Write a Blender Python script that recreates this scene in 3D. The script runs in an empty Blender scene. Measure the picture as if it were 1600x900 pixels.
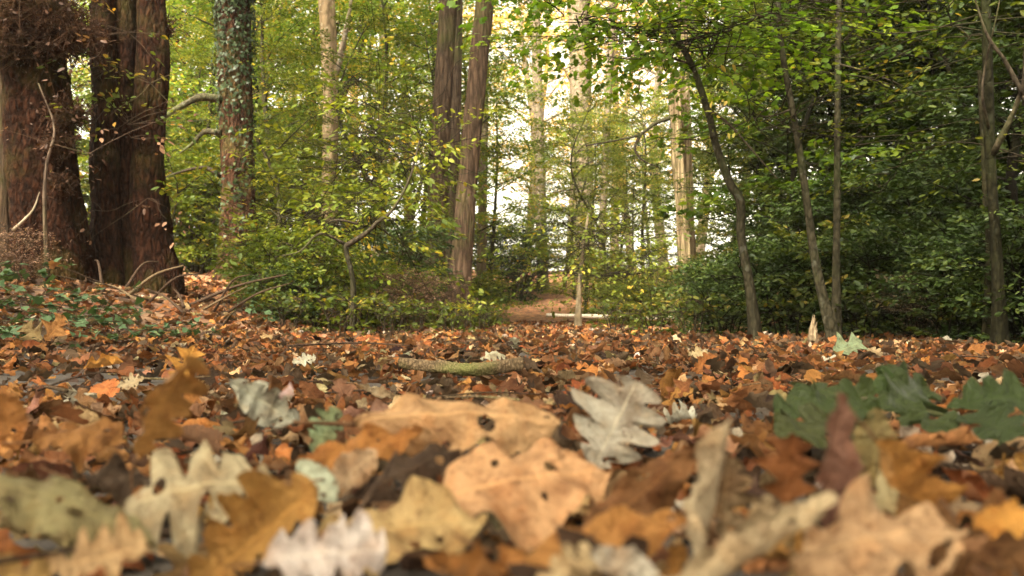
import bpy, math, random
import numpy as np
from mathutils import Vector

# ---------------------------------------------------------------- camera, sky, sun, exposure
SC = bpy.context.scene
COL = SC.collection
F = 1500.0          # focal length in photo pixels (photo is 1600 x 900)
HOR = 492.0         # photo row of the horizon
CAMZ = 0.165
PITCH = math.atan((HOR - 450) / F)
cam = bpy.data.cameras.new('camera')
camo = bpy.data.objects.new('camera', cam)
COL.objects.link(camo)
cam.sensor_width = 36
cam.lens = 36 * F / 1600
cam.clip_start = 0.02
cam.clip_end = 2000
camo.location = (0, 0, CAMZ)
camo.rotation_euler = (math.pi / 2 + PITCH, 0, 0)
cam.dof.use_dof = True
cam.dof.focus_distance = 3.2
cam.dof.aperture_fstop = 7.4
SC.camera = camo

SUN_AZ, SUN_EL = -150.0, 50.0      # degrees: from straight ahead towards the left, and up
w = bpy.data.worlds.new('World')
SC.world = w
w.use_nodes = True
nt = w.node_tree
bg = nt.nodes['Background']
sky = nt.nodes.new('ShaderNodeTexSky')
sky.sky_type = 'NISHITA'
sky.sun_disc = False
sky.sun_elevation = math.radians(SUN_EL)
sky.sun_rotation = math.radians(SUN_AZ)
sky.dust_density = 4
sky.air_density = 1.0
bw = nt.nodes.new('ShaderNodeRGBToBW')
mul = nt.nodes.new('ShaderNodeMixRGB'); mul.blend_type = 'MULTIPLY'; mul.inputs[0].default_value = 1
mul.inputs[2].default_value = (1.12, 1.0, 0.76, 1)
mx = nt.nodes.new('ShaderNodeMixRGB'); mx.inputs[0].default_value = 0.88   # cloud cover: mostly white sky
nt.links.new(sky.outputs[0], bw.inputs[0])
nt.links.new(bw.outputs[0], mul.inputs[1])
nt.links.new(sky.outputs[0], mx.inputs[1])
nt.links.new(mul.outputs[0], mx.inputs[2])
nt.links.new(mx.outputs[0], bg.inputs['Color'])
bg.inputs['Strength'].default_value = 0.15

sl = bpy.data.lights.new('sun', 'SUN')
sl.energy = 3.0
sl.angle = math.radians(20)
sl.color = (1.0, 0.92, 0.76)
so = bpy.data.objects.new('sun', sl)
COL.objects.link(so)
sa, se = math.radians(SUN_AZ), math.radians(SUN_EL)
sdir = Vector((math.sin(sa) * math.cos(se), math.cos(sa) * math.cos(se), math.sin(se)))
so.rotation_euler = sdir.to_track_quat('Z', 'Y').to_euler()
so.location = sdir * 60

SC.view_settings.view_transform = 'Standard'
SC.view_settings.look = 'None'
SC.view_settings.gamma = 1
SC.view_settings.exposure = 2.8
SC.render.engine = 'CYCLES'
SC.cycles.use_denoising = True
SC.cycles.max_bounces = 6
SC.cycles.diffuse_bounces = 4
SC.cycles.glossy_bounces = 2
SC.cycles.transmission_bounces = 4
SC.cycles.sample_clamp_indirect = 6
SC.cycles.caustics_reflective = False
SC.cycles.caustics_refractive = False

rng = np.random.default_rng(7)
random.seed(7)

def ray(px, py, D):
    """world point seen at photo pixel (px, py), D metres ahead of the camera"""
    f = np.array([0, math.cos(PITCH), math.sin(PITCH)])
    u = np.array([0, -math.sin(PITCH), math.cos(PITCH)])
    d = f + np.array([1, 0, 0]) * (px - 800) / F - u * (py - 450) / F
    d = d / d[1]
    return np.array([0, 0, CAMZ]) + d * D

def S(t):
    t = np.clip(t, 0, 1)
    return t * t * (3 - 2 * t)

def terrain(x, y):
    x = np.asarray(x, float); y = np.asarray(y, float)
    left = S((-x - 1.25) / 2.2)
    z = left * (0.40 * S((y - 1.8) / 5.5) + 0.28 * S((y - 8) / 5))
    z = z + 1.75 * S((y - 19) / 16) + 2.0 * S((y - 38) / 60)
    z = z + 0.35 * S((x - 3.2) / 5) * S((y - 5) / 5)
    z = z + 0.012 * np.sin(2.3 * x + 1.1) * np.sin(1.9 * y + 0.4) + 0.006 * np.sin(6.1 * x + 2 * y) * np.sin(5.3 * y - x)
    z = z - 0.012 * S(1 - np.hypot(x + 1.15, y - 1.9) / 0.9)
    return z

# ---------------------------------------------------------------- mesh helpers
class Geo:
    def __init__(s):
        s.v = []; s.l = []; s.t = []; s.n = 0
        s.tint = []; s.uv = []; s.col = []
    def add(s, v, faces, tint=None, uv=None, col=None):
        """v (N,3); faces: (M,k) int array or list of lists"""
        v = np.asarray(v, float)
        if isinstance(faces, np.ndarray):
            s.l.append((faces + s.n).ravel()); s.t.append(np.full(len(faces), faces.shape[1]))
        else:
            for f in faces:
                s.l.append(np.asarray(f) + s.n); s.t.append(np.array([len(f)]))
        s.v.append(v); s.n += len(v)
        if tint is not None: s.tint.append(np.broadcast_to(tint, (len(v),)))
        if uv is not None: s.uv.append(uv)
        if col is not None: s.col.append(np.broadcast_to(col, (len(v), 3)))
    def mesh(s, name, mat, smooth=True):
        me = bpy.data.meshes.new(name)
        v = np.concatenate(s.v); l = np.concatenate(s.l).astype(np.int32); t = np.concatenate(s.t)
        me.vertices.add(len(v)); me.vertices.foreach_set('co', v.ravel().astype(np.float32))
        me.loops.add(len(l)); me.loops.foreach_set('vertex_index', l)
        me.polygons.add(len(t))
        st = np.concatenate([[0], np.cumsum(t)[:-1]]).astype(np.int32)
        me.polygons.foreach_set('loop_start', st)
        me.polygons.foreach_set('use_smooth', np.full(len(t), smooth))
        if s.uv:
            uv = np.concatenate(s.uv)
            lay = me.uv_layers.new(name='UVMap')
            lay.data.foreach_set('uv', uv[l].ravel().astype(np.float32))
        if s.tint:
            a = me.attributes.new('tint', 'FLOAT', 'POINT')
            a.data.foreach_set('value', np.concatenate(s.tint).astype(np.float32))
        if s.col:
            a = me.attributes.new('Col', 'FLOAT_COLOR', 'POINT')
            c = np.concatenate(s.col); c = np.hstack([c, np.ones((len(c), 1))])
            a.data.foreach_set('color', c.ravel().astype(np.float32))
        me.materials.append(mat)
        me.update(calc_edges=True); me.validate()
        return me
    def obj(s, name, mat, parent=None, smooth=True, loc=None):
        o = bpy.data.objects.new(name, s.mesh(name, mat, smooth))
        COL.objects.link(o)
        if parent: o.parent = parent
        if loc is not None: o.location = loc
        return o

def tag(o, label=None, cat=None, group=None, kind=None):
    if label: o['label'] = label
    if cat: o['category'] = cat
    if group: o['group'] = group
    if kind: o['kind'] = kind
    return o

def empty(name, loc=(0, 0, 0), rz=0):
    o = bpy.data.objects.new(name, None); COL.objects.link(o)
    o.location = loc; o.rotation_euler = (0, 0, rz); o.empty_display_size = 0.2
    return o

def copy_thing(o):
    c = o.copy(); COL.objects.link(c)
    for ch in o.children:
        d = ch.copy(); COL.objects.link(d); d.parent = c
    return c

def smooth_path(pts, n):
    """Catmull-Rom through control points (rows may carry radii too)"""
    P = np.asarray(pts, float)
    P = np.vstack([2 * P[0] - P[1], P, 2 * P[-1] - P[-2]])
    m = len(P) - 3
    out = []
    for q in np.linspace(0, m, n):
        i = min(int(q), m - 1); t = q - i
        a, b, c, d = P[i:i + 4]
        out.append(0.5 * ((2 * b) + (c - a) * t + (2 * a - 5 * b + 4 * c - d) * t * t + (3 * b - a - 3 * c + d) * t ** 3))
    return np.array(out)

def tube(g, pts, rad, ns=6, tint=0.0, dis=None, uvs=False, cap=True, col=None):
    pts = np.asarray(pts, float); n = len(pts); rad = np.broadcast_to(rad, (n,)).astype(float)
    T = np.gradient(pts, axis=0); T /= np.linalg.norm(T, axis=1)[:, None] + 1e-9
    ref = np.array([1.0, 0, 0]) if abs(T[0][0]) < 0.8 else np.array([0, 1.0, 0])
    A = np.zeros_like(pts)
    a = ref - T[0] * ref.dot(T[0]); A[0] = a / np.linalg.norm(a)
    for i in range(1, n):
        a = A[i - 1] - T[i] * A[i - 1].dot(T[i]); A[i] = a / (np.linalg.norm(a) + 1e-9)
    B = np.cross(T, A)
    th = np.linspace(0, 2 * math.pi, ns, endpoint=False)
    R = rad[:, None] * np.ones(ns)
    if dis is not None: R = R * dis(th[None, :], np.linspace(0, 1, n)[:, None], pts[:, 2:3])
    v = pts[:, None, :] + R[..., None] * (np.cos(th)[None, :, None] * A[:, None, :] + np.sin(th)[None, :, None] * B[:, None, :])
    v = v.reshape(-1, 3)
    i = np.arange(n - 1)[:, None] * ns; j = np.arange(ns)[None, :]; k = (j + 1) % ns
    f = np.stack([i + j, i + k, i + ns + k, i + ns + j], -1).reshape(-1, 4)
    uv = np.stack(np.broadcast_arrays(np.linspace(0, 1, n)[:, None], th[None, :] / 6.283), -1).reshape(-1, 2) if uvs else None
    g.add(v, f, tint=tint if col is None else None, uv=uv, col=col)
    if cap and ns > 3:
        base = g.n - n * ns
        g.l.append(np.arange(ns)[::-1] + base); g.t.append(np.array([ns]))
        g.l.append(np.arange(ns) + base + (n - 1) * ns); g.t.append(np.array([ns]))

# ---------------------------------------------------------------- materials
def newmat(name):
    m = bpy.data.materials.new(name); m.use_nodes = True
    n = m.node_tree; n.nodes.clear()
    return m, n
def N(n, t, **k):
    x = n.nodes.new(t)
    for a, b in k.items():
        if a.startswith('i_'): x.inputs[a[2:]].default_value = b
        else: setattr(x, a, b)
    return x
def ramp(n, fac, stops):
    r = N(n, 'ShaderNodeValToRGB')
    e = r.color_ramp.elements
    while len(e) < len(stops): e.new(0.5)
    for q, (p, c) in zip(e, stops):
        q.position = p; q.color = (*c, 1)
    n.links.new(fac, r.inputs[0])
    return r
def mixc(n, a, b, fac, mode='MIX'):
    m = N(n, 'ShaderNodeMixRGB', blend_type=mode)
    for s, v in ((m.inputs[0], fac), (m.inputs[1], a), (m.inputs[2], b)):
        if hasattr(v, 'links'): n.links.new(v, s)
        elif isinstance(v, tuple): s.default_value = (*v, 1)
        else: s.default_value = v
    return m.outputs[0]
def math_(n, op, a, b=None, c=None):
    m = N(n, 'ShaderNodeMath', operation=op)
    for s, v in zip(m.inputs, (a, b, c)):
        if v is None: continue
        if hasattr(v, 'links'): n.links.new(v, s)
        else: s.default_value = v
    return m.outputs[0]
def noise(n, vec, scale, detail=3, rough=0.55):
    t = N(n, 'ShaderNodeTexNoise'); t.inputs['Scale'].default_value = scale
    t.inputs['Detail'].default_value = detail; t.inputs['Roughness'].default_value = rough
    if vec is not None: n.links.new(vec, t.inputs['Vector'])
    return t.outputs[0]
def finish(n, shader):
    o = N(n, 'ShaderNodeOutputMaterial'); n.links.new(shader, o.inputs[0])

def leaf_mat(name, stops, trans=0.4, rough=0.5, spec=0.16, tcol=(1.25, 1.2, 0.55)):
    """living leaves of a crown: 'tint' attribute picks the colour, object colour multiplies it"""
    m, n = newmat(name)
    at = N(n, 'ShaderNodeAttribute', attribute_name='tint')
    oi = N(n, 'ShaderNodeObjectInfo')
    c = ramp(n, at.outputs['Fac'], stops).outputs[0]
    c = mixc(n, c, oi.outputs['Color'], 1.0, 'MULTIPLY')
    p = N(n, 'ShaderNodeBsdfPrincipled'); p.inputs['Roughness'].default_value = rough
    p.inputs['Specular IOR Level'].default_value = spec
    n.links.new(c, p.inputs['Base Color'])
    tr = N(n, 'ShaderNodeBsdfTranslucent')
    n.links.new(mixc(n, c, tcol, 1.0, 'MULTIPLY'), tr.inputs[0])
    ms = N(n, 'ShaderNodeMixShader'); ms.inputs[0].default_value = trans
    n.links.new(p.outputs[0], ms.inputs[1]); n.links.new(tr.outputs[0], ms.inputs[2])
    finish(n, ms.outputs[0])
    return m

def dry_leaf_mat(name='dry_leaf', green=False):
    m, n = newmat(name)
    at = N(n, 'ShaderNodeAttribute', attribute_name='Col')
    uv = N(n, 'ShaderNodeUVMap')
    sep = N(n, 'ShaderNodeSeparateXYZ'); n.links.new(uv.outputs[0], sep.inputs[0])
    u, v = sep.outputs[0], sep.outputs[1]
    av = math_(n, 'ABSOLUTE', v)
    geo = N(n, 'ShaderNodeNewGeometry')
    pos = geo.outputs['Position']
    # veins: the midrib, and side veins running forward from it
    mid = math_(n, 'LESS_THAN', av, 0.035)
    q = math_(n, 'SUBTRACT', math_(n, 'MULTIPLY', u, 9.0), math_(n, 'MULTIPLY', av, 1.6))
    q = math_(n, 'ABSOLUTE', math_(n, 'SUBTRACT', math_(n, 'FRACT', q), 0.5))
    sr = ramp(n, q, [(0.0, (1, 1, 1)), (0.11, (0, 0, 0))]).outputs[0]
    side = math_(n, 'MULTIPLY', sr, 0.35)
    vn = N(n, 'ShaderNodeTexVoronoi', feature='DISTANCE_TO_EDGE'); vn.inputs['Scale'].default_value = 420
    n.links.new(pos, vn.inputs['Vector'])
    net = ramp(n, vn.outputs['Distance'], [(0.0, (1, 1, 1)), (0.12, (0, 0, 0))]).outputs[0]
    vein = math_(n, 'MAXIMUM', mid, side)
    n1 = noise(n, pos, 38, 4, 0.6)
    n2 = noise(n, pos, 170, 3, 0.6)
    base = at.outputs['Color']
    dark = mixc(n, base, (0.42, 0.34, 0.30) if not green else (0.6, 0.7, 0.5), 1.0, 'MULTIPLY')
    blot = ramp(n, n1, [(0.42, (0, 0, 0)), (0.66, (1, 1, 1))]).outputs[0]
    c = mixc(n, base, dark, math_(n, 'MULTIPLY', blot, 0.5 if green else 0.85))
    n3 = noise(n, pos, 75, 2, 0.5)
    warm = ramp(n, n3, [(0.5, (0, 0, 0)), (0.72, (1, 1, 1))]).outputs[0]
    if not green:
        c = mixc(n, c, mixc(n, base, (1.0, 0.76, 0.56), 1.0, 'MULTIPLY'), math_(n, 'MULTIPLY', warm, 0.4))
    sp = ramp(n, n2, [(0.60, (1, 1, 1)), (0.68, (0.35, 0.28, 0.25))]).outputs[0]
    c = mixc(n, c, sp, 0.8, 'MULTIPLY')
    fine = ramp(n, n2, [(0.2, (0.8, 0.8, 0.8)), (0.8, (1.15, 1.15, 1.15))]).outputs[0]
    c = mixc(n, c, fine, 1.0, 'MULTIPLY')
    c = mixc(n, c, mixc(n, base, (1.45, 1.4, 1.3) if green else (1.2, 1.15, 1.05), 1.0, 'MULTIPLY'), math_(n, 'MULTIPLY', vein, 0.7))
    c = mixc(n, c, (0.55, 0.5, 0.45), math_(n, 'MULTIPLY', net, 0.45), 'MULTIPLY')
    # paler, duller underside
    under = mixc(n, c, (0.20, 0.145, 0.085) if not green else (0.06, 0.10, 0.04), 0.2)
    c = mixc(n, c, under, geo.outputs['Backfacing'])
    p = N(n, 'ShaderNodeBsdfPrincipled'); p.inputs['Roughness'].default_value = 0.42 if green else 0.6
    p.inputs['Specular IOR Level'].default_value = 0.3 if green else 0.12
    n.links.new(c, p.inputs['Base Color'])
    h = math_(n, 'ADD', math_(n, 'MULTIPLY', vein, 0.7), math_(n, 'ADD', math_(n, 'MULTIPLY', n1, 1.4), math_(n, 'ADD', math_(n, 'MULTIPLY', n2, 1.1), math_(n, 'MULTIPLY', net, 0.25))))
    b = N(n, 'ShaderNodeBump'); b.inputs['Strength'].default_value = 0.9; b.inputs['Distance'].default_value = 0.004
    n.links.new(h, b.inputs['Height']); n.links.new(b.outputs[0], p.inputs['Normal'])
    tr = N(n, 'ShaderNodeBsdfTranslucent'); n.links.new(c, tr.inputs[0])
    ms = N(n, 'ShaderNodeMixShader'); ms.inputs[0].default_value = 0.18
    n.links.new(p.outputs[0], ms.inputs[1]); n.links.new(tr.outputs[0], ms.inputs[2])
    finish(n, ms.outputs[0])
    return m

def bark_mat(name, dark, light, moss=(0.10, 0.12, 0.035), mossamt=0.4, scale=9, stretch=0.16, bump=0.9, lichen=0.0):
    m, n = newmat(name)
    tc = N(n, 'ShaderNodeTexCoord')
    mp = N(n, 'ShaderNodeMapping'); mp.inputs['Scale'].default_value = (1, 1, stretch)
    n.links.new(tc.outputs['Object'], mp.inputs[0])
    a = noise(n, mp.outputs[0], scale * 2.6, 5, 0.65)
    vr = N(n, 'ShaderNodeTexVoronoi', feature='DISTANCE_TO_EDGE'); vr.inputs['Scale'].default_value = scale * 2.2
    n.links.new(mp.outputs[0], vr.inputs['Vector'])
    b_ = noise(n, tc.outputs['Object'], 2.2, 4, 0.6)
    fine = noise(n, tc.outputs['Object'], 45, 3, 0.6)
    ridge = ramp(n, math_(n, 'ADD', vr.outputs['Distance'], math_(n, 'MULTIPLY', math_(n, 'SUBTRACT', a, 0.5), 0.5)), [(0.0, (0, 0, 0)), (0.3, (1, 1, 1))]).outputs[0]
    h = math_(n, 'ADD', math_(n, 'MULTIPLY', ridge, 0.5), math_(n, 'ADD', a, math_(n, 'MULTIPLY', fine, 0.35)))
    oi = N(n, 'ShaderNodeObjectInfo')
    c = ramp(n, math_(n, 'MULTIPLY', h, 0.62), [(0.3, dark), (0.85, light)]).outputs[0]
    mk = ramp(n, b_, [(0.5, (0, 0, 0)), (0.68, (1, 1, 1))]).outputs[0]
    c = mixc(n, c, moss, math_(n, 'MULTIPLY', mk, mossamt))
    if lichen:
        lk = ramp(n, noise(n, tc.outputs['Object'], 14, 3, 0.6), [(0.6, (0, 0, 0)), (0.66, (1, 1, 1))]).outputs[0]
        c = mixc(n, c, (0.42, 0.43, 0.36), math_(n, 'MULTIPLY', lk, lichen))
    c = mixc(n, c, oi.outputs['Color'], 1.0, 'MULTIPLY')
    p = N(n, 'ShaderNodeBsdfPrincipled'); p.inputs['Roughness'].default_value = 0.85
    p.inputs['Specular IOR Level'].default_value = 0.06
    n.links.new(c, p.inputs['Base Color'])
    bp = N(n, 'ShaderNodeBump'); bp.inputs['Strength'].default_value = bump; bp.inputs['Distance'].default_value = 0.03
    n.links.new(h, bp.inputs['Height']); n.links.new(bp.outputs[0], p.inputs['Normal'])
    finish(n, p.outputs[0])
    return m

M = {}
M['dry'] = dry_leaf_mat('dry_leaf')
M['green_oak'] = dry_leaf_mat('green_oak_leaf', True)
M['bark_red'] = bark_mat('rough_red_brown_bark', (0.006, 0.0035, 0.002), (0.050, 0.025, 0.014), mossamt=0.3, scale=11, stretch=0.38, bump=1.0)
M['bark_grey'] = bark_mat('grey_brown_bark', (0.035, 0.025, 0.018), (0.155, 0.108, 0.076), mossamt=0.45, scale=9)
M['bark_pale'] = bark_mat('pale_smooth_bark', (0.13, 0.10, 0.07), (0.34, 0.27, 0.19), mossamt=0.35, scale=5, stretch=0.5, bump=0.4, lichen=0.5)
M['bark_dead'] = bark_mat('stripped_dead_wood', (0.06, 0.038, 0.02), (0.38, 0.29, 0.18), mossamt=0.4, scale=9, stretch=0.07, bump=1.0)
M['bark_sap'] = bark_mat('sapling_bark', (0.022, 0.02, 0.011), (0.085, 0.072, 0.042), moss=(0.10, 0.12, 0.04), mossamt=0.7, scale=14, stretch=0.5, bump=0.4, lichen=0.12)
M['bark_dark'] = bark_mat('dark_branch_bark', (0.015, 0.012, 0.008), (0.06, 0.045, 0.03), mossamt=0.3, scale=16, stretch=0.5, bump=0.3)
M['bark_stick'] = bark_mat('mossy_stick_bark', (0.05, 0.035, 0.02), (0.20, 0.14, 0.08), moss=(0.12, 0.15, 0.035), mossamt=0.85, scale=60, stretch=0.5, bump=0.5)
M['wood_pale'] = bark_mat('bleached_wood', (0.30, 0.24, 0.17), (0.75, 0.68, 0.56), mossamt=0.1, scale=20, stretch=0.4, bump=0.4)
M['burr'] = bark_mat('burr_twig', (0.008, 0.004, 0.002), (0.065, 0.030, 0.015), mossamt=0.2, scale=30, stretch=1, bump=0.3)
M['twig'] = bark_mat('dry_twig', (0.018, 0.011, 0.008), (0.085, 0.054, 0.034), mossamt=0.2, scale=50, stretch=1, bump=0.3)

Y = [(0.0, (0.06, 0.11, 0.018)), (0.5, (0.12, 0.17, 0.03)), (0.8, (0.22, 0.21, 0.035)), (1.0, (0.36, 0.22, 0.05))]
M['lf_yellow'] = leaf_mat('yellow_green_leaf', Y, 0.45)
M['lf_green'] = leaf_mat('green_leaf', [(0.0, (0.036, 0.056, 0.008)), (0.5, (0.082, 0.106, 0.014)), (0.9, (0.155, 0.160, 0.024)), (1.0, (0.26, 0.19, 0.035))], 0.42, spec=.18)
M['lf_dark'] = leaf_mat('dark_evergreen_leaf', [(0.0, (0.016, 0.030, 0.007)), (0.6, (0.036, 0.060, 0.011)), (1.0, (0.08, 0.105, 0.018))], 0.25, rough=0.5, spec=0.18)
M['lf_maple'] = leaf_mat('maple_leaf', [(0.0, (0.035, 0.07, 0.009)), (0.6, (0.075, 0.125, 0.013)), (1.0, (0.15, 0.19, 0.02))], 0.5, spec=.2)
M['lf_orange'] = leaf_mat('orange_autumn_leaf', [(0.0, (0.22, 0.20, 0.05)), (0.35, (0.42, 0.32, 0.10)), (0.75, (0.58, 0.38, 0.15)), (1.0, (0.62, 0.40, 0.2))], 0.55)
M['lf_bramble'] = leaf_mat('bramble_leaf', [(0.0, (0.028, 0.055, 0.022)), (0.7, (0.06, 0.10, 0.04)), (0.95, (0.10, 0.13, 0.05)), (1.0, (0.25, 0.12, 0.05))], 0.2, rough=0.65, spec=.2)
M['lf_dead'] = leaf_mat('withered_leaf', [(0.0, (0.06, 0.035, 0.022)), (0.6, (0.16, 0.09, 0.06)), (1.0, (0.28, 0.18, 0.12))], 0.2)
M['lf_fern'] = leaf_mat('fern_frond', [(0.0, (0.035, 0.06, 0.018)), (0.6, (0.075, 0.10, 0.03)), (1.0, (0.17, 0.16, 0.05))], 0.35, spec=.15)
M['lf_ivy'] = leaf_mat('ivy_leaf', [(0.0, (0.014, 0.026, 0.008)), (0.7, (0.032, 0.05, 0.014)), (1.0, (0.075, 0.09, 0.03))], 0.15, rough=0.5, spec=0.25)

def ground_mat():
    m, n = newmat('woodland_soil')
    geo = N(n, 'ShaderNodeNewGeometry'); pos = geo.outputs['Position']
    vo = N(n, 'ShaderNodeTexVoronoi'); vo.inputs['Scale'].default_value = 14; n.links.new(pos, vo.inputs['Vector'])
    hs = N(n, 'ShaderNodeSeparateColor'); n.links.new(vo.outputs['Color'], hs.inputs[0])
    lf = ramp(n, hs.outputs[0], [(0.0, (0.06, 0.03, 0.018)), (0.4, (0.19, 0.075, 0.028)), (0.75, (0.30, 0.125, 0.045)), (1.0, (0.38, 0.21, 0.09))]).outputs[0]
    soil = ramp(n, noise(n, pos, 60, 5, 0.7), [(0.3, (0.018, 0.014, 0.010)), (0.75, (0.075, 0.055, 0.038))]).outputs[0]
    sp = N(n, 'ShaderNodeSeparateXYZ'); n.links.new(pos, sp.inputs[0])
    far = N(n, 'ShaderNodeMapRange'); far.inputs[1].default_value = 4; far.inputs[2].default_value = 9
    n.links.new(sp.outputs[1], far.inputs[0])
    c = mixc(n, soil, lf, far.outputs[0])
    p = N(n, 'ShaderNodeBsdfPrincipled'); p.inputs['Roughness'].default_value = 0.9
    n.links.new(c, p.inputs['Base Color'])
    b = N(n, 'ShaderNodeBump'); b.inputs['Strength'].default_value = 0.8; b.inputs['Distance'].default_value = 0.02
    n.links.new(math_(n, 'ADD', noise(n, pos, 45, 5, 0.7), vo.outputs['Distance']), b.inputs['Height'])
    n.links.new(b.outputs[0], p.inputs['Normal'])
    finish(n, p.outputs[0])
    return m
M['ground'] = ground_mat()

# ---------------------------------------------------------------- the ground, one sheet to the horizon
a = np.sinh(np.linspace(-7.2, 7.2, 361)) ; xs = a / a.max() * 600
xs = np.sign(xs) * np.abs(xs)
b = np.sinh(np.linspace(0, 7.2, 300)); b = b / b.max() * 700
ys = np.concatenate([-b[1:120][::-1] , b])
X, Yg = np.meshgrid(xs, ys)
Z = terrain(X, Yg)
g = Geo()
nx, ny = len(xs), len(ys)
i = np.arange(ny - 1)[:, None] * nx + np.arange(nx - 1)[None, :]
g.add(np.stack([X, Yg, Z], -1).reshape(-1, 3), np.stack([i, i + 1, i + nx + 1, i + nx], -1).reshape(-1, 4))
tag(g.obj('ground', M['ground']), 'woodland floor of dark soil and fallen leaves', kind='structure')

# ---------------------------------------------------------------- moist air between the far trees
HAZE = 0.0005
hm, hn = newmat('woodland_haze')
pv = N(hn, 'ShaderNodeVolumePrincipled'); pv.inputs['Density'].default_value = HAZE; pv.inputs['Color'].default_value = (.95, .95, .9, 1)
ho = N(hn, 'ShaderNodeOutputMaterial'); hn.links.new(pv.outputs[0], ho.inputs['Volume'])
hz = np.array([(x, y, z) for x in (-45, 45) for y in (-15, 75) for z in (-1.5, 22)], float)
if HAZE:
    g = Geo(); g.add(hz, np.array([[0, 1, 3, 2], [4, 6, 7, 5], [0, 4, 5, 1], [2, 3, 7, 6], [0, 2, 6, 4], [1, 5, 7, 3]]))
    tag(g.obj('haze', hm, smooth=False), 'thin pale haze in the air of the wood', kind='stuff')

# ---------------------------------------------------------------- dry leaf shapes
PAL = {
    'tan': (0.44, 0.285, 0.155), 'orange brown': (0.31, 0.138, 0.042), 'dark brown': (0.060, 0.037, 0.023),
    'rust': (0.19, 0.066, 0.022), 'cream': (0.40, 0.32, 0.20), 'grey': (0.44, 0.395, 0.34),
    'olive': (0.22, 0.175, 0.085), 'ochre': (0.30, 0.165, 0.052), 'chestnut brown': (0.175, 0.080, 0.034),
    'amber': (0.46, 0.23, 0.055), 'pinkish brown': (0.23, 0.118, 0.075), 'beige': (0.46, 0.36, 0.23), 'pale green': (0.20, 0.25, 0.15),
    'white': (0.46, 0.435, 0.385), 'green': (0.034, 0.050, 0.009),
}
def leaf_grid(nu, nv, kind, r, fold=0.2, bend=0.6, roll=0.0, crumple=1.0, twist=0.0, torn=0.0, holes=3, wide=1.0):
    """a unit-length leaf: base at the origin, tip at +x; returns verts (N,3), faces, uv"""
    u = np.linspace(0, 1, nu)[:, None]; v = np.linspace(-1, 1, nv)[None, :]
    sgn = np.sign(v); av = np.abs(v)
    ph = r.uniform(-.12, .12); d = 1.0
    if kind == 'oak':
        env = 0.30 * np.sin(math.pi * np.clip(u ** 1.25, 0, 1)) ** 0.62 + 0.015
        nl = 4.5
        w1 = np.cos(2 * math.pi * (nl * u + ph)); w2 = np.cos(2 * math.pi * (nl * u + ph + .35))
        cut = np.where(sgn > 0, (0.5 + 0.5 * w1), (0.5 + 0.5 * w2)) ** 3.2
        W = env * (1.12 - 0.60 * cut); sl = 0.10
    elif kind == 'red_oak':
        env = 0.36 * np.sin(math.pi * np.clip(u ** 1.1, 0, 1)) ** 0.7 + 0.01
        q = (3.6 * u + ph + 0.2 * (sgn > 0)) % 1.0
        W = env * (0.38 + 0.8 * np.abs(2 * q - 1) ** 1.3); sl = 0.3
    elif kind == 'chestnut':
        env = 0.15 * np.sin(math.pi * u) ** 0.7 + 0.006
        W = env * (1 + 0.10 * ((14 * u) % 1.0)); sl = 0.12
    elif kind == 'maple':
        env = 0.44 * np.sin(math.pi * np.clip(u ** 0.8, 0, 1)) ** 0.8 + 0.01
        q = (2.4 * u + 0.15) % 1.0
        W = env * (0.40 + 0.85 * np.abs(2 * q - 1) ** 1.5); sl = 0.45
    else:  # beech / plain oval
        env = 0.27 * np.sin(math.pi * u ** 0.95) ** 0.75 + 0.008
        W = env * (1 + 0.04 * np.cos(2 * math.pi * 9 * u)); sl = 0.08
    W = W * (1 + 0.08 * np.sin(5 * u + r.uniform(0, 6)) * sgn)
    if nu >= 40:
        for _ in range(6):
            W = W * (1 + 0.022 * np.sin(r.uniform(12, 45) * u + r.uniform(0, 6) + sgn * r.uniform(0, 2)))
    W[-1] = 0.004
    W = W * wide
    Wp = W * av
    x = u + sl * Wp * (0.5 + 0.6 * u)
    y = sgn * Wp
    if torn > 0:      # a bite or tear out of one side
        c = r.uniform(.35, .8)
        y = np.where((sgn > 0), y * (1 - torn * np.exp(-((u - c) / 0.16) ** 2)), y)
    if abs(roll) > 1e-3:
        k = roll / 0.25
        ang = y * k
        yy = np.sin(ang) / k; zz = (1 - np.cos(ang)) / k
    else:
        yy, zz = y, np.zeros_like(y)
    z = zz + fold * np.abs(yy)
    z = z + crumple * 0.018 * np.sin(2 * math.pi * (r.uniform(2.5, 4.5) * u + r.uniform(0, 1)) + 3 * v * r.uniform(-1, 1)) * (0.3 + av) \
          + crumple * 0.022 * np.sin(2 * math.pi * (r.uniform(1, 2) * u + r.uniform(0, 1)) + sgn * r.uniform(0, 3)) * av ** 2 \
          + crumple * 0.010 * np.sin(2 * math.pi * (r.uniform(6, 9) * u + r.uniform(0, 1)) + 5 * v) * av
    if nu >= 40:
        for _ in range(5):
            fa, fb, p1, p2 = r.uniform(3, 11), r.uniform(-4, 4), r.uniform(0, 6), r.uniform(0, 6)
            z = z + crumple * 0.007 * np.sin(fa * 2 * u + fb * v + p1) * np.sin(fb * 2.2 * u + fa * .5 * v + p2) * (.3 + av)
    if nu >= 40:      # dry margins curl up and down, lobe by lobe
        z = z + crumple * 0.075 * av ** 3 * np.sin(r.uniform(8, 20) * u + sgn * r.uniform(0, 3) + r.uniform(0, 6)) * np.sin(math.pi * u)
        kk = r.uniform(3, 6)
        z = z + crumple * 0.03 * (np.abs((kk * u + .6 * av + r.uniform(0, 1)) % 1.0 - .5) - .25) * (.4 + av)      # sharp creases
    # twist about the length, then bend along it
    tw = twist * (u - 0.5)
    yy, z = yy * np.cos(tw) - z * np.sin(tw), yy * np.sin(tw) + z * np.cos(tw)
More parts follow.
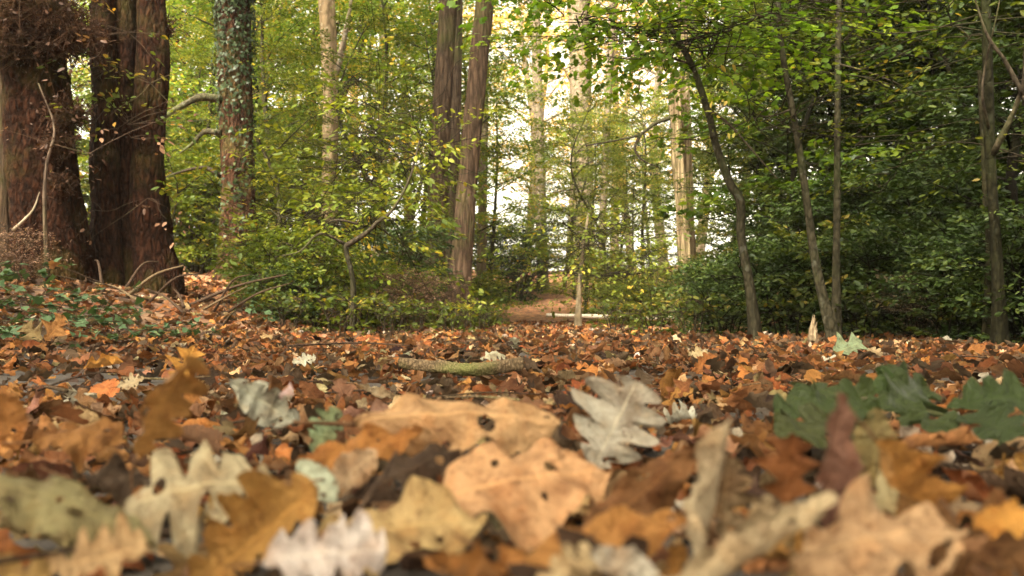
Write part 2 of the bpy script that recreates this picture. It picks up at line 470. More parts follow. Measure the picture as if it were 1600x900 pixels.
    if abs(bend) > 1e-3:
        bb = bend * (1 + 0.0 * u)
        a0 = bb * (x - 0.5)
        R_ = 1 / bb
        xx = 0.5 + (R_ - z) * np.sin(a0); zz = R_ - (R_ - z) * np.cos(a0)
        x, z = xx, zz
    x = x + 0 * v
    P = np.stack(np.broadcast_arrays(x, yy, z), -1).reshape(-1, 3)
    i = np.arange(nu - 1)[:, None] * nv + np.arange(nv - 1)[None, :]
    f = np.stack([i, i + nv, i + nv + 1, i + 1], -1).reshape(-1, 4)
    uv = np.stack(np.broadcast_arrays(u, v), -1).reshape(-1, 2).astype(float)
    if nu >= 40 and holes:      # insect holes and nibbled margins
        fc = uv[f].mean(1); keep = np.ones(len(f), bool)
        for _ in range(holes):
            cu, cv, rr = r.uniform(.15, .95), r.choice([-1, 1]) * r.uniform(.15, 1.1), r.uniform(.012, .05)
            keep &= ((fc[:, 0] - cu) ** 2 + ((fc[:, 1] - cv) * .22) ** 2) > rr ** 2
        f = f[keep]
    return P, f, uv

def rot_from(axis, normal):
    x = np.array(axis, float); x /= np.linalg.norm(x)
    z = np.array(normal, float); z -= x * z.dot(x); z /= np.linalg.norm(z)
    return np.stack([x, np.cross(z, x), z], 1)     # columns
def rand_rot(r, tilt):
    yaw = r.uniform(0, 2 * math.pi); n = np.array([r.normal(0, tilt), r.normal(0, tilt), 1.0 if r.random() > .25 else -1.0])
    a = np.array([math.cos(yaw), math.sin(yaw), 0.0]); a[2] = r.normal(0, tilt)
    return rot_from(a, n)

# height field that the leaves pile up on
HX0, HY0, HC = -6.5, -0.6, 0.01
HNX, HNY = 1300, 1120
hx = HX0 + (np.arange(HNX) + .5) * HC; hy = HY0 + (np.arange(HNY) + .5) * HC
HM = terrain(*np.meshgrid(hx, hy)).astype(np.float64)
def settle(P, q=0.8, sink=0.0):
    ix = np.clip(((P[:, 0] - HX0) / HC).astype(int), 0, HNX - 1); iy = np.clip(((P[:, 1] - HY0) / HC).astype(int), 0, HNY - 1)
    dz = np.quantile(HM[iy, ix] - P[:, 2], q) - sink
    P = P + np.array([0, 0, dz])
    np.maximum.at(HM, (iy, ix), np.minimum(P[:, 2], HM[iy, ix] + 0.010))
    return P, dz

KINDS = ['oak', 'red_oak', 'beech', 'chestnut', 'maple']
def templates(n, nu, nv, seed, kp=(.34, .12, .36, .16, .02)):
    r = np.random.default_rng(seed); out = []
    for k in range(n):
        kd = r.choice(KINDS, p=np.array(kp) / sum(kp))
        out.append(leaf_grid(nu, nv, kd, r, fold=r.uniform(-.1, .5), bend=r.choice([-1, 1]) * r.uniform(.1, 1.7), roll=r.uniform(-2.2, 2.2) * (r.random() < .5),
                             crumple=r.uniform(.6, 2.2), twist=r.uniform(-1.2, 1.2), torn=r.choice([0, 0, .6, .9])))
    return out
LITTER_COLS = ['orange brown', 'rust', 'chestnut brown', 'tan', 'dark brown', 'grey', 'cream', 'ochre', 'olive', 'pinkish brown', 'beige']
LITTER_P = np.array([.18, .22, .20, .05, .28, .012, .010, .015, .03, .02, .015]); LITTER_P /= LITTER_P.sum()
def jitter(c, r, k=0.3):
    c = np.array(c) * [1.03, 1.0, .92]
    return np.clip(np.array(c) * (1 + r.normal(0, k)) * (1 + r.normal(0, 0.05, 3)), 0.01, 0.8)

def bare(x, y):
    """share of leaves kept: a patch of bare earth on the left"""
    return 1 - 0.85 * S(1.5 - np.hypot((x + 1.35) / 0.8, (y - 2.05) / 0.55) * 1.2)

def litter(g, n, y0, y1, tmpl, smin, smax, seed, xmul=0.60, xadd=0.45, q=0.8, far=False, debris=False, tilt=.42):
    r = np.random.default_rng(seed)
    done = 0
    while done < n:
        y = math.sqrt(r.uniform(max(y0, 0) ** 2, y1 ** 2)) if y0 > 0 else r.uniform(y0, y1)
        hw = xmul * abs(y) + xadd
        x = r.uniform(-hw, hw)
        done += 1
        if r.random() > bare(x, y) : continue
        T, f, uv = tmpl[r.integers(len(tmpl))]
        s = r.uniform(smin, smax)
        R = rand_rot(r, tilt)
        P = (T - [0.5, 0, 0]) * s @ R.T + [x, y, 0]
        if HX0 < x < HX0 + HNX * HC and y < HY0 + HNY * HC:
            P, _ = settle(P, q)
        else:
            P[:, 2] += terrain(x, y) + 0.02
        c = jitter(PAL[r.choice(LITTER_COLS, p=LITTER_P)], r)
        g.add(P, f, uv=uv, col=c)

g = Geo()
tn = templates(30, 22, 7, 1); tm = templates(30, 18, 5, 2); tf = templates(24, 9, 3, 3)
frag = templates(16, 6, 3, 4)
litter(g, 700, -0.55, 0.42, tn, .05, .09, 11, xmul=0, xadd=.8)
litter(g, 2300, 0.42, 2.0, tn, .03, .085, 12)
litter(g, 1500, 0.4, 2.2, frag, .012, .03, 13)
litter(g, 6500, 2.0, 5.0, tm, .035, .10, 14)
litter(g, 2500, 2.0, 5.0, frag, .015, .035, 15)
litter(g, 11500, 5.0, 10.4, tf, .055, .11, 16)
litter(g, 5000, 10.4, 20, tf, .07, .13, 17, xmul=.5, xadd=0)
litter_geo = g          # finished further down, after the single leaves

# ---------------------------------------------------------------- single leaves: the ones with a look of their own
LEAF_LM = []      # landmarks for labels: (x, y, short description)
def stalk_geo(L, s, r):
    g = Geo(); t = np.linspace(0, 1, 7)[:, None]
    p = np.hstack([-t * L, 0.25 * L * t ** 2 * r.uniform(-1, 1), 0.35 * L * t ** 2 * r.uniform(-.3, 1)])
    tube(g, p, np.linspace(.0011, .0007, 7) * s / .08, 5, col=(0.22, 0.12, 0.06), uvs=True)
    return g
NAMES = {'oak': 'oak_leaf', 'red_oak': 'red_oak_leaf', 'beech': 'beech_leaf', 'chestnut': 'chestnut_leaf', 'maple': 'maple_leaf'}
def hero(px, py, D, size, kind, colour, axis, normal, label, short=None, seed=0, stalk=True, **kw):
    r = np.random.default_rng(1000 + seed + int(px) * 7 + int(py))
    kw['crumple'] = kw.get('crumple', 1) * 0.9 + .2; size = size * .86
    T, f, uv = leaf_grid(90, 35, kind, r, **kw)
    C = ray(px, py, D)
    R = rot_from(axis, normal)
    c0 = (T.max(0) + T.min(0)) / 2
    P = (T - c0) * size @ R.T
    g = Geo(); g.add(P, f, uv=uv, col=jitter(PAL[colour], r, 0.05))
    mat = M['green_oak'] if colour == 'green' else M['dry']
    o = g.obj(NAMES[kind], mat, loc=C)
    if stalk:
        st = stalk_geo(size * .28, size, r)
        so_ = st.obj('stalk', M['dry'], o)
        base = (T[17] - c0) * size @ R.T
        so_.matrix_local = __import__('mathutils').Matrix([[*R[0], base[0]], [*R[1], base[1]], [*R[2], base[2]], [0, 0, 0, 1]])
    tag(o, label, 'leaf', 'fallen leaves on the woodland floor')
    if short: LEAF_LM.append((C[0], C[1], short))
    # litter below must not poke through: raise the height field under it
    return o

H = hero
H(955, 660, .80, .096, 'oak', 'grey', (.45, .15, .85), (-.15, -1, .25), 'pale grey lobed oak leaf standing upright, its veined face towards the viewer', 'upright grey oak leaf', fold=.12, bend=.3, crumple=1.0, wide=1.4)
H(715, 662, .74, .185, 'chestnut', 'tan', (1, .12, -.03), (0, -.75, .7), 'long tan-brown arched leaf humped over the pile, widest in the middle', 'long arched tan-brown leaf', fold=-.35, bend=-.75, crumple=1.2, roll=-.8, wide=1.25, torn=.3)
H(818, 765, .585, .135, 'beech', 'tan', (.95, .25, .12), (-.1, -.62, 1), 'broad light tan leaf with a torn edge and small holes, middle of the pile', 'broad torn tan leaf', wide=1.35, fold=-.1, bend=-.5, crumple=1.2, torn=.4)
H(318, 775, .56, .105, 'oak', 'beige', (-.95, -.25, -.1), (0, -.7, 1), 'pale beige oak leaf with rounded lobes curling down over the pile', 'beige lobed oak leaf', fold=-.15, bend=-.9, crumple=1.0, wide=1.3)
H(262, 640, .60, .085, 'oak', 'ochre', (.48, 0, .88), (.85, -.42, -.3), 'slim ochre leaf standing on edge above the litter', 'slim upright ochre leaf', fold=.1, bend=.3, crumple=.8, roll=.5)
H(1308, 722, .48, .080, 'chestnut', 'pinkish brown', (.13, 0, 1), (.3, -1, .05), 'pinkish-brown pointed leaf blade standing straight up', 'pointed upright pinkish leaf', fold=.4, bend=.25, crumple=.6, roll=1.2)
H(1100, 758, .47, .082, 'beech', 'cream', (.22, 0, 1), (-.95, -.25, 0), 'narrow cream folded leaf standing upright like a blade', 'upright cream blade', fold=.9, bend=.12, crumple=.5, roll=1.0, wide=.5, holes=0)
H(1138, 778, .52, .052, 'oak', 'olive', (.12, 0.1, 1), (.3, -1, .1), 'dull grey-brown leaf standing behind the upright cream blade', fold=.2, bend=.2, crumple=.8)
H(1150, 855, .40, .115, 'chestnut', 'cream', (1, .15, .50), (-.35, -.4, 1), 'pale beige rolled leaf rising like a stem from the lower edge', 'rolled beige stem-like leaf', fold=0, bend=.5, crumple=.5, roll=4.2)
H(505, 868, .45, .068, 'oak', 'white', (.9, .1, 0.05), (0, -.75, 1), 'whitish lobed oak leaf lying flat, nearest pale leaf', 'whitish lobed leaf', fold=.1, bend=-.4, wide=1.25)
H(412, 630, .88, .085, 'oak', 'grey', (.7, .2, -.5), (-.5, -.8, .5), 'crumpled grey-brown leaf propped up at a slant', 'crumpled grey-brown leaf', fold=.5, bend=1.2, crumple=2.2, roll=1)
H(125, 692, .72, .085, 'beech', 'orange brown', (1, .1, 0), (0, -.6, 1), 'bright orange-brown humped leaf', 'orange humped leaf', fold=-.3, bend=-1.2, crumple=1.6)
H(105, 800, .50, .125, 'beech', 'olive', (.9, -.2, -.28), (.1, -.5, 1), 'big dull olive-beige leaf slanting down at the near left corner', 'big olive-beige slanting leaf', fold=.1, bend=-.5, crumple=.6, wide=.7, roll=-1.2, holes=1)
H(150, 862, .45, .055, 'oak', 'tan', (.95, .1, .2), (.1, -.8, .8), 'small tan wavy-edged leaf tucked below the big olive-beige leaf', fold=.3, bend=.5, crumple=1.6)
H(640, 745, .64, .090, 'beech', 'dark brown', (.8, .3, .35), (-.2, -.8, .9), 'dark purplish-brown leaf in a ridge below the long arched leaf', 'dark ridged leaf', fold=-.4, bend=-.5, crumple=1)
H(560, 700, .68, .110, 'chestnut', 'orange brown', (.9, .1, .22), (0, -.7, 1), 'orange-brown leaf running under the left end of the long arched leaf', fold=.1, bend=.3, crumple=1)
H(285, 572, 1.35, .075, 'red_oak', 'amber', (.3, .3, .9), (.2, -1, .3), 'yellow many-pointed leaf standing up behind the slim ochre leaf', 'yellow pointed leaf', fold=.2, bend=.3, crumple=.7)
H(160, 564, 2.0, .090, 'beech', 'amber', (.9, .3, .15), (-.3, -.6, .9), 'amber curled leaf with a pale edge, on bare dark soil', 'amber curled leaf', fold=.6, bend=.4, roll=1.8)
H(85, 512, 2.75, .105, 'maple', 'ochre', (.5, .1, .8), (.1, -1, .4), 'ochre yellow lobed leaf propped upright among brambles', 'ochre upright leaf', fold=.2, bend=.4)
H(50, 518, 2.7, .085, 'maple', 'olive', (-.6, .1, .5), (.1, -1, .4), 'olive yellow lobed leaf beside the ochre upright leaf', fold=.2, bend=.4)
H(1375, 850, .43, .105, 'beech', 'tan', (1, .25, .1), (0, -.6, 1), 'large crumpled orange-tan leaf, near the lower edge', 'large crumpled tan leaf', fold=-.3, bend=-.9, crumple=2.2)
H(1440, 760, .52, .090, 'beech', 'orange brown', (.5, .3, -.6), (.1, -.9, .6), 'orange-brown leaf with a cupped edge behind the large crumpled tan leaf', fold=.4, bend=.7, crumple=1.6, roll=1)
H(1545, 850, .46, .095, 'oak', 'chestnut brown', (1, -.2, .05), (0, -.6, 1), 'chestnut-brown leaf at the near right corner', fold=-.1, bend=-.5, crumple=1.6)
H(1575, 808, .45, .040, 'beech', 'amber', (1, 0, .15), (0, -.7, 1), 'small bright yellow leaf piece at the right edge', fold=.1, bend=.3, stalk=False)
H(1455, 690, .74, .100, 'beech', 'orange brown', (1, .1, .08), (0, -.5, 1), 'orange-brown leaf rolled up like a cigar under the green sprig', 'rolled cigar-like leaf', fold=0, bend=-.3, crumple=.7, roll=4.5)
H(1228, 740, .53, .052, 'red_oak', 'rust', (.1, 0, 1), (-.3, -1, .2), 'small rusty-red leaf with a pointed tip sticking up', 'small rusty upright leaf', fold=.4, bend=.2)
H(1190, 808, .45, .026, 'beech', 'cream', (.5, 0, 1), (0, -1, .3), 'tiny bright cream leaf scrap standing on edge', fold=.2, bend=.2, stalk=False)
H(1385, 775, .55, .055, 'oak', 'cream', (.9, .1, .1), (0, -.8, 1), 'cream and grey leaf behind the pointed upright pinkish leaf', fold=.2, bend=.4)
H(890, 890, .41, .036, 'oak', 'cream', (.8, 0, .3), (0, -.9, .7), 'cream leaf scrap poking up at the lower edge', fold=.1, bend=.3, stalk=False)
H(975, 886, .41, .036, 'beech', 'white', (-.8, 0, .3), (0, -.9, .7), 'white leaf scrap beside the cream one at the lower edge', fold=.1, bend=.3, stalk=False)
H(745, 878, .43, .066, 'beech', 'orange brown', (.9, .2, 0), (0, -.4, 1), 'orange-brown leaf coiled into a swirl', 'coiled swirl leaf', fold=.2, bend=2.4, crumple=1.5, roll=2)
H(1000, 780, .55, .105, 'chestnut', 'chestnut brown', (-.7, -.2, -.5), (.3, -.8, .7), 'reddish-brown leaf hanging down right of the broad torn tan leaf', fold=-.2, bend=.4, crumple=1.2)
H(930, 850, .47, .110, 'chestnut', 'ochre', (1, .1, .25), (0, -.7, 1), 'olive-ochre long leaf lying below the broad torn tan leaf', 'long ochre leaf', fold=.2, bend=.2)
H(380, 835, .51, .100, 'oak', 'ochre', (.75, .1, .62), (.2, -.8, .6), 'yellowish leaf slanting up below the beige lobed oak leaf', fold=.4, bend=.3, roll=1)
H(625, 825, .52, .110, 'beech', 'tan', (1, .1, .12), (0, -.65, 1), 'sandy tan leaf spread flat left of the coiled swirl leaf', fold=-.05, bend=-.3, crumple=1.4)
H(548, 735, .63, .050, 'beech', 'cream', (.7, .1, .6), (.2, -1, .4), 'cream triangular leaf piece sticking up left of the dark ridged leaf', fold=.15, bend=.2)
H(495, 752, .61, .042, 'beech', 'white', (-.5, .1, .5), (-.2, -1, .6), 'white leaf piece beside the cream triangular one', fold=.1, bend=.2, stalk=False)
H(505, 672, .80, .050, 'oak', 'pale green', (.4, .1, .8), (-.2, -1, .4), 'pale green leaf piece standing behind the pile', fold=.2, bend=.3)
H(10, 655, .74, .060, 'beech', 'orange brown', (.2, .1, -.8), (.2, -.9, .6), 'orange leaf hanging at the left edge', fold=.3, bend=.5)
H(1365, 700, .62, .060, 'beech', 'olive', (.1, .1, 1), (.1, -1, .2), 'greenish-tan rounded leaf standing under the green sprig', fold=.2, bend=.2)
H(203, 596, 1.7, .055, 'oak', 'cream', (.9, .3, .3), (0, -.8, .8), 'small cream oak leaf on the bare soil', 'small cream oak leaf', fold=.2, bend=.3)
H(770, 556, 2.45, .085, 'oak', 'grey', (.9, .3, .1), (0, -.6, 1), 'grey humped leaf just behind the mossy stick', fold=-.4, bend=-1.5)
H(590, 612, 1.5, .075, 'chestnut', 'cream', (.9, .2, -.3), (.2, -.7, .8), 'cream crescent-shaped leaf in front of the mossy stick', fold=.5, bend=1.3, roll=1.5)
H(1325, 541, 3.6, .16, 'maple', 'pale green', (.9, .3, .3), (0, -.8, .8), 'large silvery-green lobed leaf at the far rim of the litter', 'large silvery-green leaf', fold=.2, bend=.4)
H(1090, 552, 2.9, .08, 'oak', 'cream', (.8, .3, .1), (0, -.7, .8), 'cream oak leaf lying flat before the curved sapling', fold=.2, bend=.4)
H(475, 562, 2.4, .07, 'oak', 'white', (.9, .3, .2), (0, -.8, .8), 'white oak leaf left of the mossy stick', fold=.2, bend=.5)
H(215, 752, .62, .09, 'chestnut', 'dark brown', (.9, .2, -.15), (0, -.6, 1), 'dark mauve-brown leaf between the orange humped leaf and the beige lobed leaf', fold=-.2, bend=-.5, crumple=1.5)
H(1285, 800, .55, .07, 'oak', 'dark brown', (.8, .2, .2), (0, -.5, 1), 'dark brown leaf in the hollow behind the rolled beige stem-like leaf', fold=.1, bend=.6)

# ---- the rest of the single leaves settle on the pile, nearest first
CW = {'tan': 'tan', 'orange brown': 'orange-brown', 'dark brown': 'dark brown', 'rust': 'rust-red', 'cream': 'cream', 'grey': 'grey', 'olive': 'olive-brown',
      'ochre': 'ochre', 'chestnut brown': 'chestnut-brown', 'pinkish brown': 'pinkish-brown', 'beige': 'beige', 'amber': 'amber'}
ORD = ['closest', 'second closest', 'third closest', 'fourth closest', 'fifth closest', 'sixth closest', 'seventh closest', 'eighth closest', 'ninth closest', 'tenth closest', 'eleventh closest', 'twelfth closest', 'thirteenth closest', 'fourteenth closest', 'fifteenth closest']
def auto_labels(items, lms, fmt):
    """items: (object, x, y, description). Each label names the nearest landmark and the side it is on; equals are ranked by distance to it."""
    b = {}
    for o, x, y, desc in items:
        k = min(range(len(lms)), key=lambda q: math.hypot(lms[q][0] - x, lms[q][1] - y))
        dx, dy = x - lms[k][0], y - lms[k][1]
        sc_ = abs(dy) * 0.75
        side = 'to the right of' if dx > sc_ else 'to the left of' if -dx > sc_ else 'behind' if dy > 0 else 'in front of'
        b.setdefault((desc, side, lms[k][2]), []).append((math.hypot(dx, dy), o))
    for (desc, side, lm), L in b.items():
        L.sort(key=lambda t: t[0])
        for i_, (_, o) in enumerate(L):
            o['label'] = f'{desc} {side} the {lm}' if len(L) == 1 else f'{ORD[min(i_, 14)]} {desc} {side} the {lm}'
r = np.random.default_rng(99)
items = []
n_single = 0
while n_single < 240:
    y = math.sqrt(r.uniform(0.42 ** 2, 1.75 ** 2)) if n_single < 225 else r.uniform(.42, .8)
    hw = 0.545 * y
    x = r.uniform(-hw, hw)
    if r.random() > bare(x, y): continue
    kd = str(r.choice(KINDS, p=[.33, .08, .38, .17, .04]))
    cn = str(r.choice(['tan', 'orange brown', 'dark brown', 'rust', 'cream', 'grey', 'olive', 'ochre', 'chestnut brown', 'pinkish brown', 'beige'],
                      p=[.19, .20, .15, .08, .03, .04, .05, .06, .13, .04, .03]))
    s = float(r.uniform(.04, .082) if y < .9 else r.uniform(.05, .09)); roll = r.uniform(-2.5, 2.5) if r.random() < .35 else 0
    bend = r.choice([-1, 1]) * r.uniform(.2, 1.8)
    pose = 'rolled' if abs(roll) > 1.2 else 'curled' if abs(bend) > 1.1 else 'flat'
    T, f, uv = leaf_grid(46, 17, kd, r, fold=r.uniform(-.1, .45), bend=bend, roll=roll, crumple=r.uniform(.5, 2), twist=r.uniform(-.9, .9), torn=r.choice([0, 0, .7]))
    R = rand_rot(r, .42)
    c0 = T.mean(0)
    P = (T - c0) * s @ R.T
    Pw, dz = settle(P + [x, y, 0], .72)
    # keep the view of the hand-placed leaves and the lens clear
    if y < 0.6 and Pw[:, 2].max() > 0.085: continue
    g = Geo(); g.add(P, f, uv=uv, col=jitter(PAL[cn], r, .12))
    o = g.obj(NAMES[kd], M['dry'], loc=(x, y, dz))
    if y < 1.0:
        st = stalk_geo(s * .25, s, r); st.v = [(q + [-0.0, 0, 0]) @ R.T + (T[8] - c0) * s @ R.T for q in st.v]
        st.obj('stalk', M['dry'], o)
    size = 'small' if s < .056 else 'large' if s > .078 else ''
    desc = ' '.join(t for t in (size, CW[cn], pose, {'oak': 'oak', 'red_oak': 'pointed oak', 'beech': 'beech', 'chestnut': 'narrow chestnut', 'maple': 'maple'}[kd], 'leaf') if t)
    tag(o, None, 'leaf', 'fallen leaves on the woodland floor')
    items.append((o, x, y, desc)); n_single += 1
auto_labels(items, LEAF_LM, None)
for o in [o for o in SC.objects if o.get('category') == 'leaf' and o.location.y < 1.6]:
    me = o.data; vv = np.empty(len(me.vertices) * 3); me.vertices.foreach_get('co', vv); vv = vv.reshape(-1, 3) + np.array(o.location)
    if vv[:, 2].max() - vv[:, 2].min() > .06: continue
    ix = np.clip(((vv[:, 0] - HX0) / HC).astype(int), 0, HNX - 1); iy = np.clip(((vv[:, 1] - HY0) / HC).astype(int), 0, HNY - 1)
    np.maximum.at(HM, (iy, ix), vv[:, 2])
litter(litter_geo, 1500, 0.42, 2.2, frag, .006, .024, 131, q=.6)
tag(litter_geo.obj('leaf_litter', M['dry']), 'thick brown and rust litter of fallen leaves covering the ground', kind='stuff')

# ---------------------------------------------------------------- green oak sprig, sticks, twigs
t = empty('oak_sprig', ray(1450, 640, .98))
tag(t, 'fresh green oak sprig with several lobed leaves lying on the brown litter', 'oak sprig')
o0 = np.array(t.location)
def rel(px, py, D): return ray(px, py, D) - o0
g = Geo(); p = smooth_path([rel(1490, 655, .93), rel(1440, 640, .97), rel(1375, 625, 1.0), rel(1340, 622, 1.02)], 14)
tube(g, p, np.linspace(.0026, .0016, 14), 6, tint=0)
g.obj('twig', M['bark_sap'], t)
for k, (bx, by, bD, tx, ty, tD, s, nrm) in enumerate([
        (1375, 640, .96, 1175, 655, .92, .135, (.05, -.75, 1)), (1375, 640, .99, 1225, 600, 1.12, .11, (0, -.5, 1)),
        (1380, 640, .95, 1455, 598, 1.05, .085, (.1, -.9, .6)), (1390, 640, .97, 1395, 590, 1.06, .07, (.2, -1, .3)),
        (1475, 640, .93, 1650, 612, .93, .125, (-.05, -.7, 1)), (1480, 650, .92, 1630, 690, .82, .12, (-.1, -.75, 1)),
        (1350, 668, .9, 1190, 690, .84, .10, (0, -.5, 1)), (1400, 655, .93, 1520, 680, .86, .09, (0, -.6, 1))]):
    A, B = rel(bx, by, bD), rel(tx, ty, tD)
    T, f, uv = leaf_grid(56, 21, 'oak', holes=0, r=np.random.default_rng(50 + k), fold=.15, bend=-.35, crumple=1.1, twist=.3)
    L = np.linalg.norm(B - A); R = rot_from(B - A, nrm)
    T = T - T[10]
    g = Geo(); L *= .82; g.add(T * [L, L * .95, L] @ R.T + A, f, uv=uv, col=jitter(PAL['green'], np.random.default_rng(k), .12))
    g.obj('leaf', M['green_oak'], t)

g = Geo(); c = ray(720, 570, 2.3)
pts = smooth_path([ray(625, 566, 2.32), ray(690, 574, 2.28), ray(740, 577, 2.26), ray(815, 568, 2.3)], 70) - c
th0 = lambda th, t_, z: 1 + .10 * np.sin(3 * th + 8 * t_) + .06 * np.sin(7 * th + 25 * t_) + .05 * np.sin(4 * th - 61 * t_) + .05 * np.sin(9 * th + 97 * t_) + .28 * np.exp(-((t_ - .34) / .03) ** 2) * np.maximum(np.cos(th - 1), 0) + .22 * np.exp(-((t_ - .72) / .025) ** 2) * np.maximum(np.cos(th + .6), 0)
tube(g, pts, np.interp(np.linspace(0, 1, 70), [0, .5, 1], [.0125, .0145, .0155]), 18, dis=th0)
tag(g.obj('mossy_stick', M['bark_stick'], loc=c), 'thick curved mossy stick lying across the fallen leaves', 'stick')

def stick(name, pts, rad, mat, label, n=14, group=None, cat='twig', ns=7):
    P = np.array([ray(*q) for q in pts]); c = P[0].copy()
    g = Geo(); tube(g, smooth_path(P - c, n), np.linspace(rad, rad * .55, n), ns, tint=0, dis=lambda th, t_, z: 1 + .12 * np.sin(2 * th + 14 * t_))
    return tag(g.obj(name, M[mat], loc=c), label, cat, group)
stick('twig', [(555, 805, .54), (590, 755, .57), (620, 705, .62)], .0016, 'twig', 'thin dark twig slanting up in front of the dark ridged leaf')
stick('twig', [(60, 610, 1.45), (110, 592, 1.6), (165, 580, 1.7)], .002, 'twig', 'dark twig on the bare soil behind the slim ochre leaf')
stick('twig', [(190, 590, 1.75), (260, 592, 1.72), (330, 588, 1.74)], .0022, 'bark_stick', 'mossy straight twig on bare soil by the small cream oak leaf')
stick('twig', [(-20, 880, .42), (100, 862, .46), (230, 840, .5)], .0016, 'twig', 'dark bent twig across the near left corner')
stick('twig', [(450, 540, 3.4), (560, 536, 3.6), (640, 540, 3.5)], .004, 'twig', 'long brown twig lying behind the white oak leaf')

r = np.random.default_rng(77); ti = []
for k in range(34):
    D = r.uniform(1.1, 5.5); x = r.uniform(-.52, .52) * D; a_ = r.uniform(0, math.pi); L = r.uniform(.06, .22) * (1 + .15 * D); rad = r.uniform(.0014, .004)
    q = np.array([[-L / 2, 0, 0], [0, L * r.normal(0, .08), L * .04], [L / 2, 0, 0]]) @ np.array([[math.cos(a_), math.sin(a_), 0], [-math.sin(a_), math.cos(a_), 0], [0, 0, 1]])
    P = smooth_path(q, 10); ix = int((x - HX0) / HC); iy = int((D - HY0) / HC)
    z = float(np.quantile(HM[iy - 3:iy + 4, ix - 3:ix + 4], .9)) + rad
    g = Geo(); tube(g, P, np.linspace(rad, rad * .5, 10), 6, tint=0, dis=lambda th, t_, z: 1 + .15 * np.sin(2 * th + 30 * t_))
    o = g.obj('fallen_twig', M['bark_stick'] if k % 4 == 0 else M['twig'], loc=(x, D, z))
    tag(o, None, 'twig', 'twigs lying on the fallen leaves')
    ti.append((o, x, D, ('mossy ' if k % 4 == 0 else 'brown ') + ('long ' if L > .2 else 'short ') + 'twig'))
auto_labels(ti, LEAF_LM, None)

# ---------------------------------------------------------------- crowns
LT = np.array([[0, 0, 0], [.3, -.24, .03], [.72, -.19, .01], [1, 0, -.06], [.72, .19, .01], [.3, .24, .03]])
LF = [[0, 1, 2, 3], [0, 3, 4, 5]]
MT = np.array([[0, 0, 0], [.05, -.30, -.02], [.30, -.24, 0], [.42, -.55, -.07], [.60, -.26, 0], [.78, -.30, -.03], [1.0, 0, -.10],
               [.78, .30, -.03], [.60, .26, 0], [.42, .55, -.07], [.30, .24, 0], [.05, .30, -.02]])
MF = [list(range(12))]
IT = np.array([[0, 0, 0], [-.05, -.35, 0], [.3, -.5, -.03], [.45, -.28, 0], [1, 0, -.05], [.45, .28, 0], [.3, .5, -.03], [-.05, .35, 0]])
IF = [list(range(8))]
def leaves_into(g, Pc, Ax, Nr, sz, tint, T=LT, FF=LF):
    Nn = len(Pc)
    X_ = Ax / (np.linalg.norm(Ax, axis=1)[:, None] + 1e-9)
    Z_ = Nr - X_ * (Nr * X_).sum(1)[:, None]; Z_ /= np.linalg.norm(Z_, axis=1)[:, None] + 1e-9
    Y_ = np.cross(Z_, X_)
    v = Pc[:, None, :] + sz[:, None, None] * (T[None, :, 0:1] * X_[:, None] + T[None, :, 1:2] * Y_[:, None] + T[None, :, 2:3] * Z_[:, None])
    k = len(T); off = (np.arange(Nn) * k)[:, None]
    n0 = g.n
    g.v.append(v.reshape(-1, 3)); g.n += Nn * k
    g.tint.append(np.repeat(tint, k))
    for f in FF:
        g.l.append((off + np.array(f)[None, :] + n0).ravel()); g.t.append(np.full(Nn, len(f)))

def sprays(g, O, Dr, L, nl, ls, r, T, FF, droop=0.25, tilt=0.45, tmean=None, up=1.0):
    """one flat fan of leaves per row of O (origins), along Dr, length L"""
    n = len(O)
    s = r.uniform(0, 1, (n, nl)) ** .8
    side = r.choice([-1, 1], (n, nl))
    Dh = Dr / (np.linalg.norm(Dr, axis=1)[:, None] + 1e-9)
    Sd = np.cross(Dh, [0, 0, 1.0]); Sd /= np.linalg.norm(Sd, axis=1)[:, None] + 1e-9
    lat = side * r.uniform(.02, .5, (n, nl)) * (1 - .55 * s)
    P = O[:, None] + Dh[:, None] * (s * L)[..., None] + Sd[:, None] * (lat * L)[..., None]
    P[..., 2] += -droop * L * s ** 2 - droop * .6 * L * np.abs(lat) + r.normal(0, .05 * L, (n, nl))
    A = Dh[:, None] * r.uniform(.3, 1, (n, nl))[..., None] + Sd[:, None] * (side * r.uniform(.3, 1, (n, nl)))[..., None]
    A = A + r.normal(0, .25, A.shape); A[..., 2] -= .25
    Nm = np.zeros_like(A); Nm[..., 2] = up; Nm += r.normal(0, tilt, A.shape)
    tm = r.normal(.42, .24, (n, 1)) if tmean is None else tmean[:, None]
    tt = np.clip(tm + r.normal(0, .16, (n, nl)), 0, 1)
    leaves_into(g, P.reshape(-1, 3), A.reshape(-1, 3), Nm.reshape(-1, 3), (ls * r.uniform(.5, 1.3, (n, nl))).ravel(), tt.ravel(), T, FF)

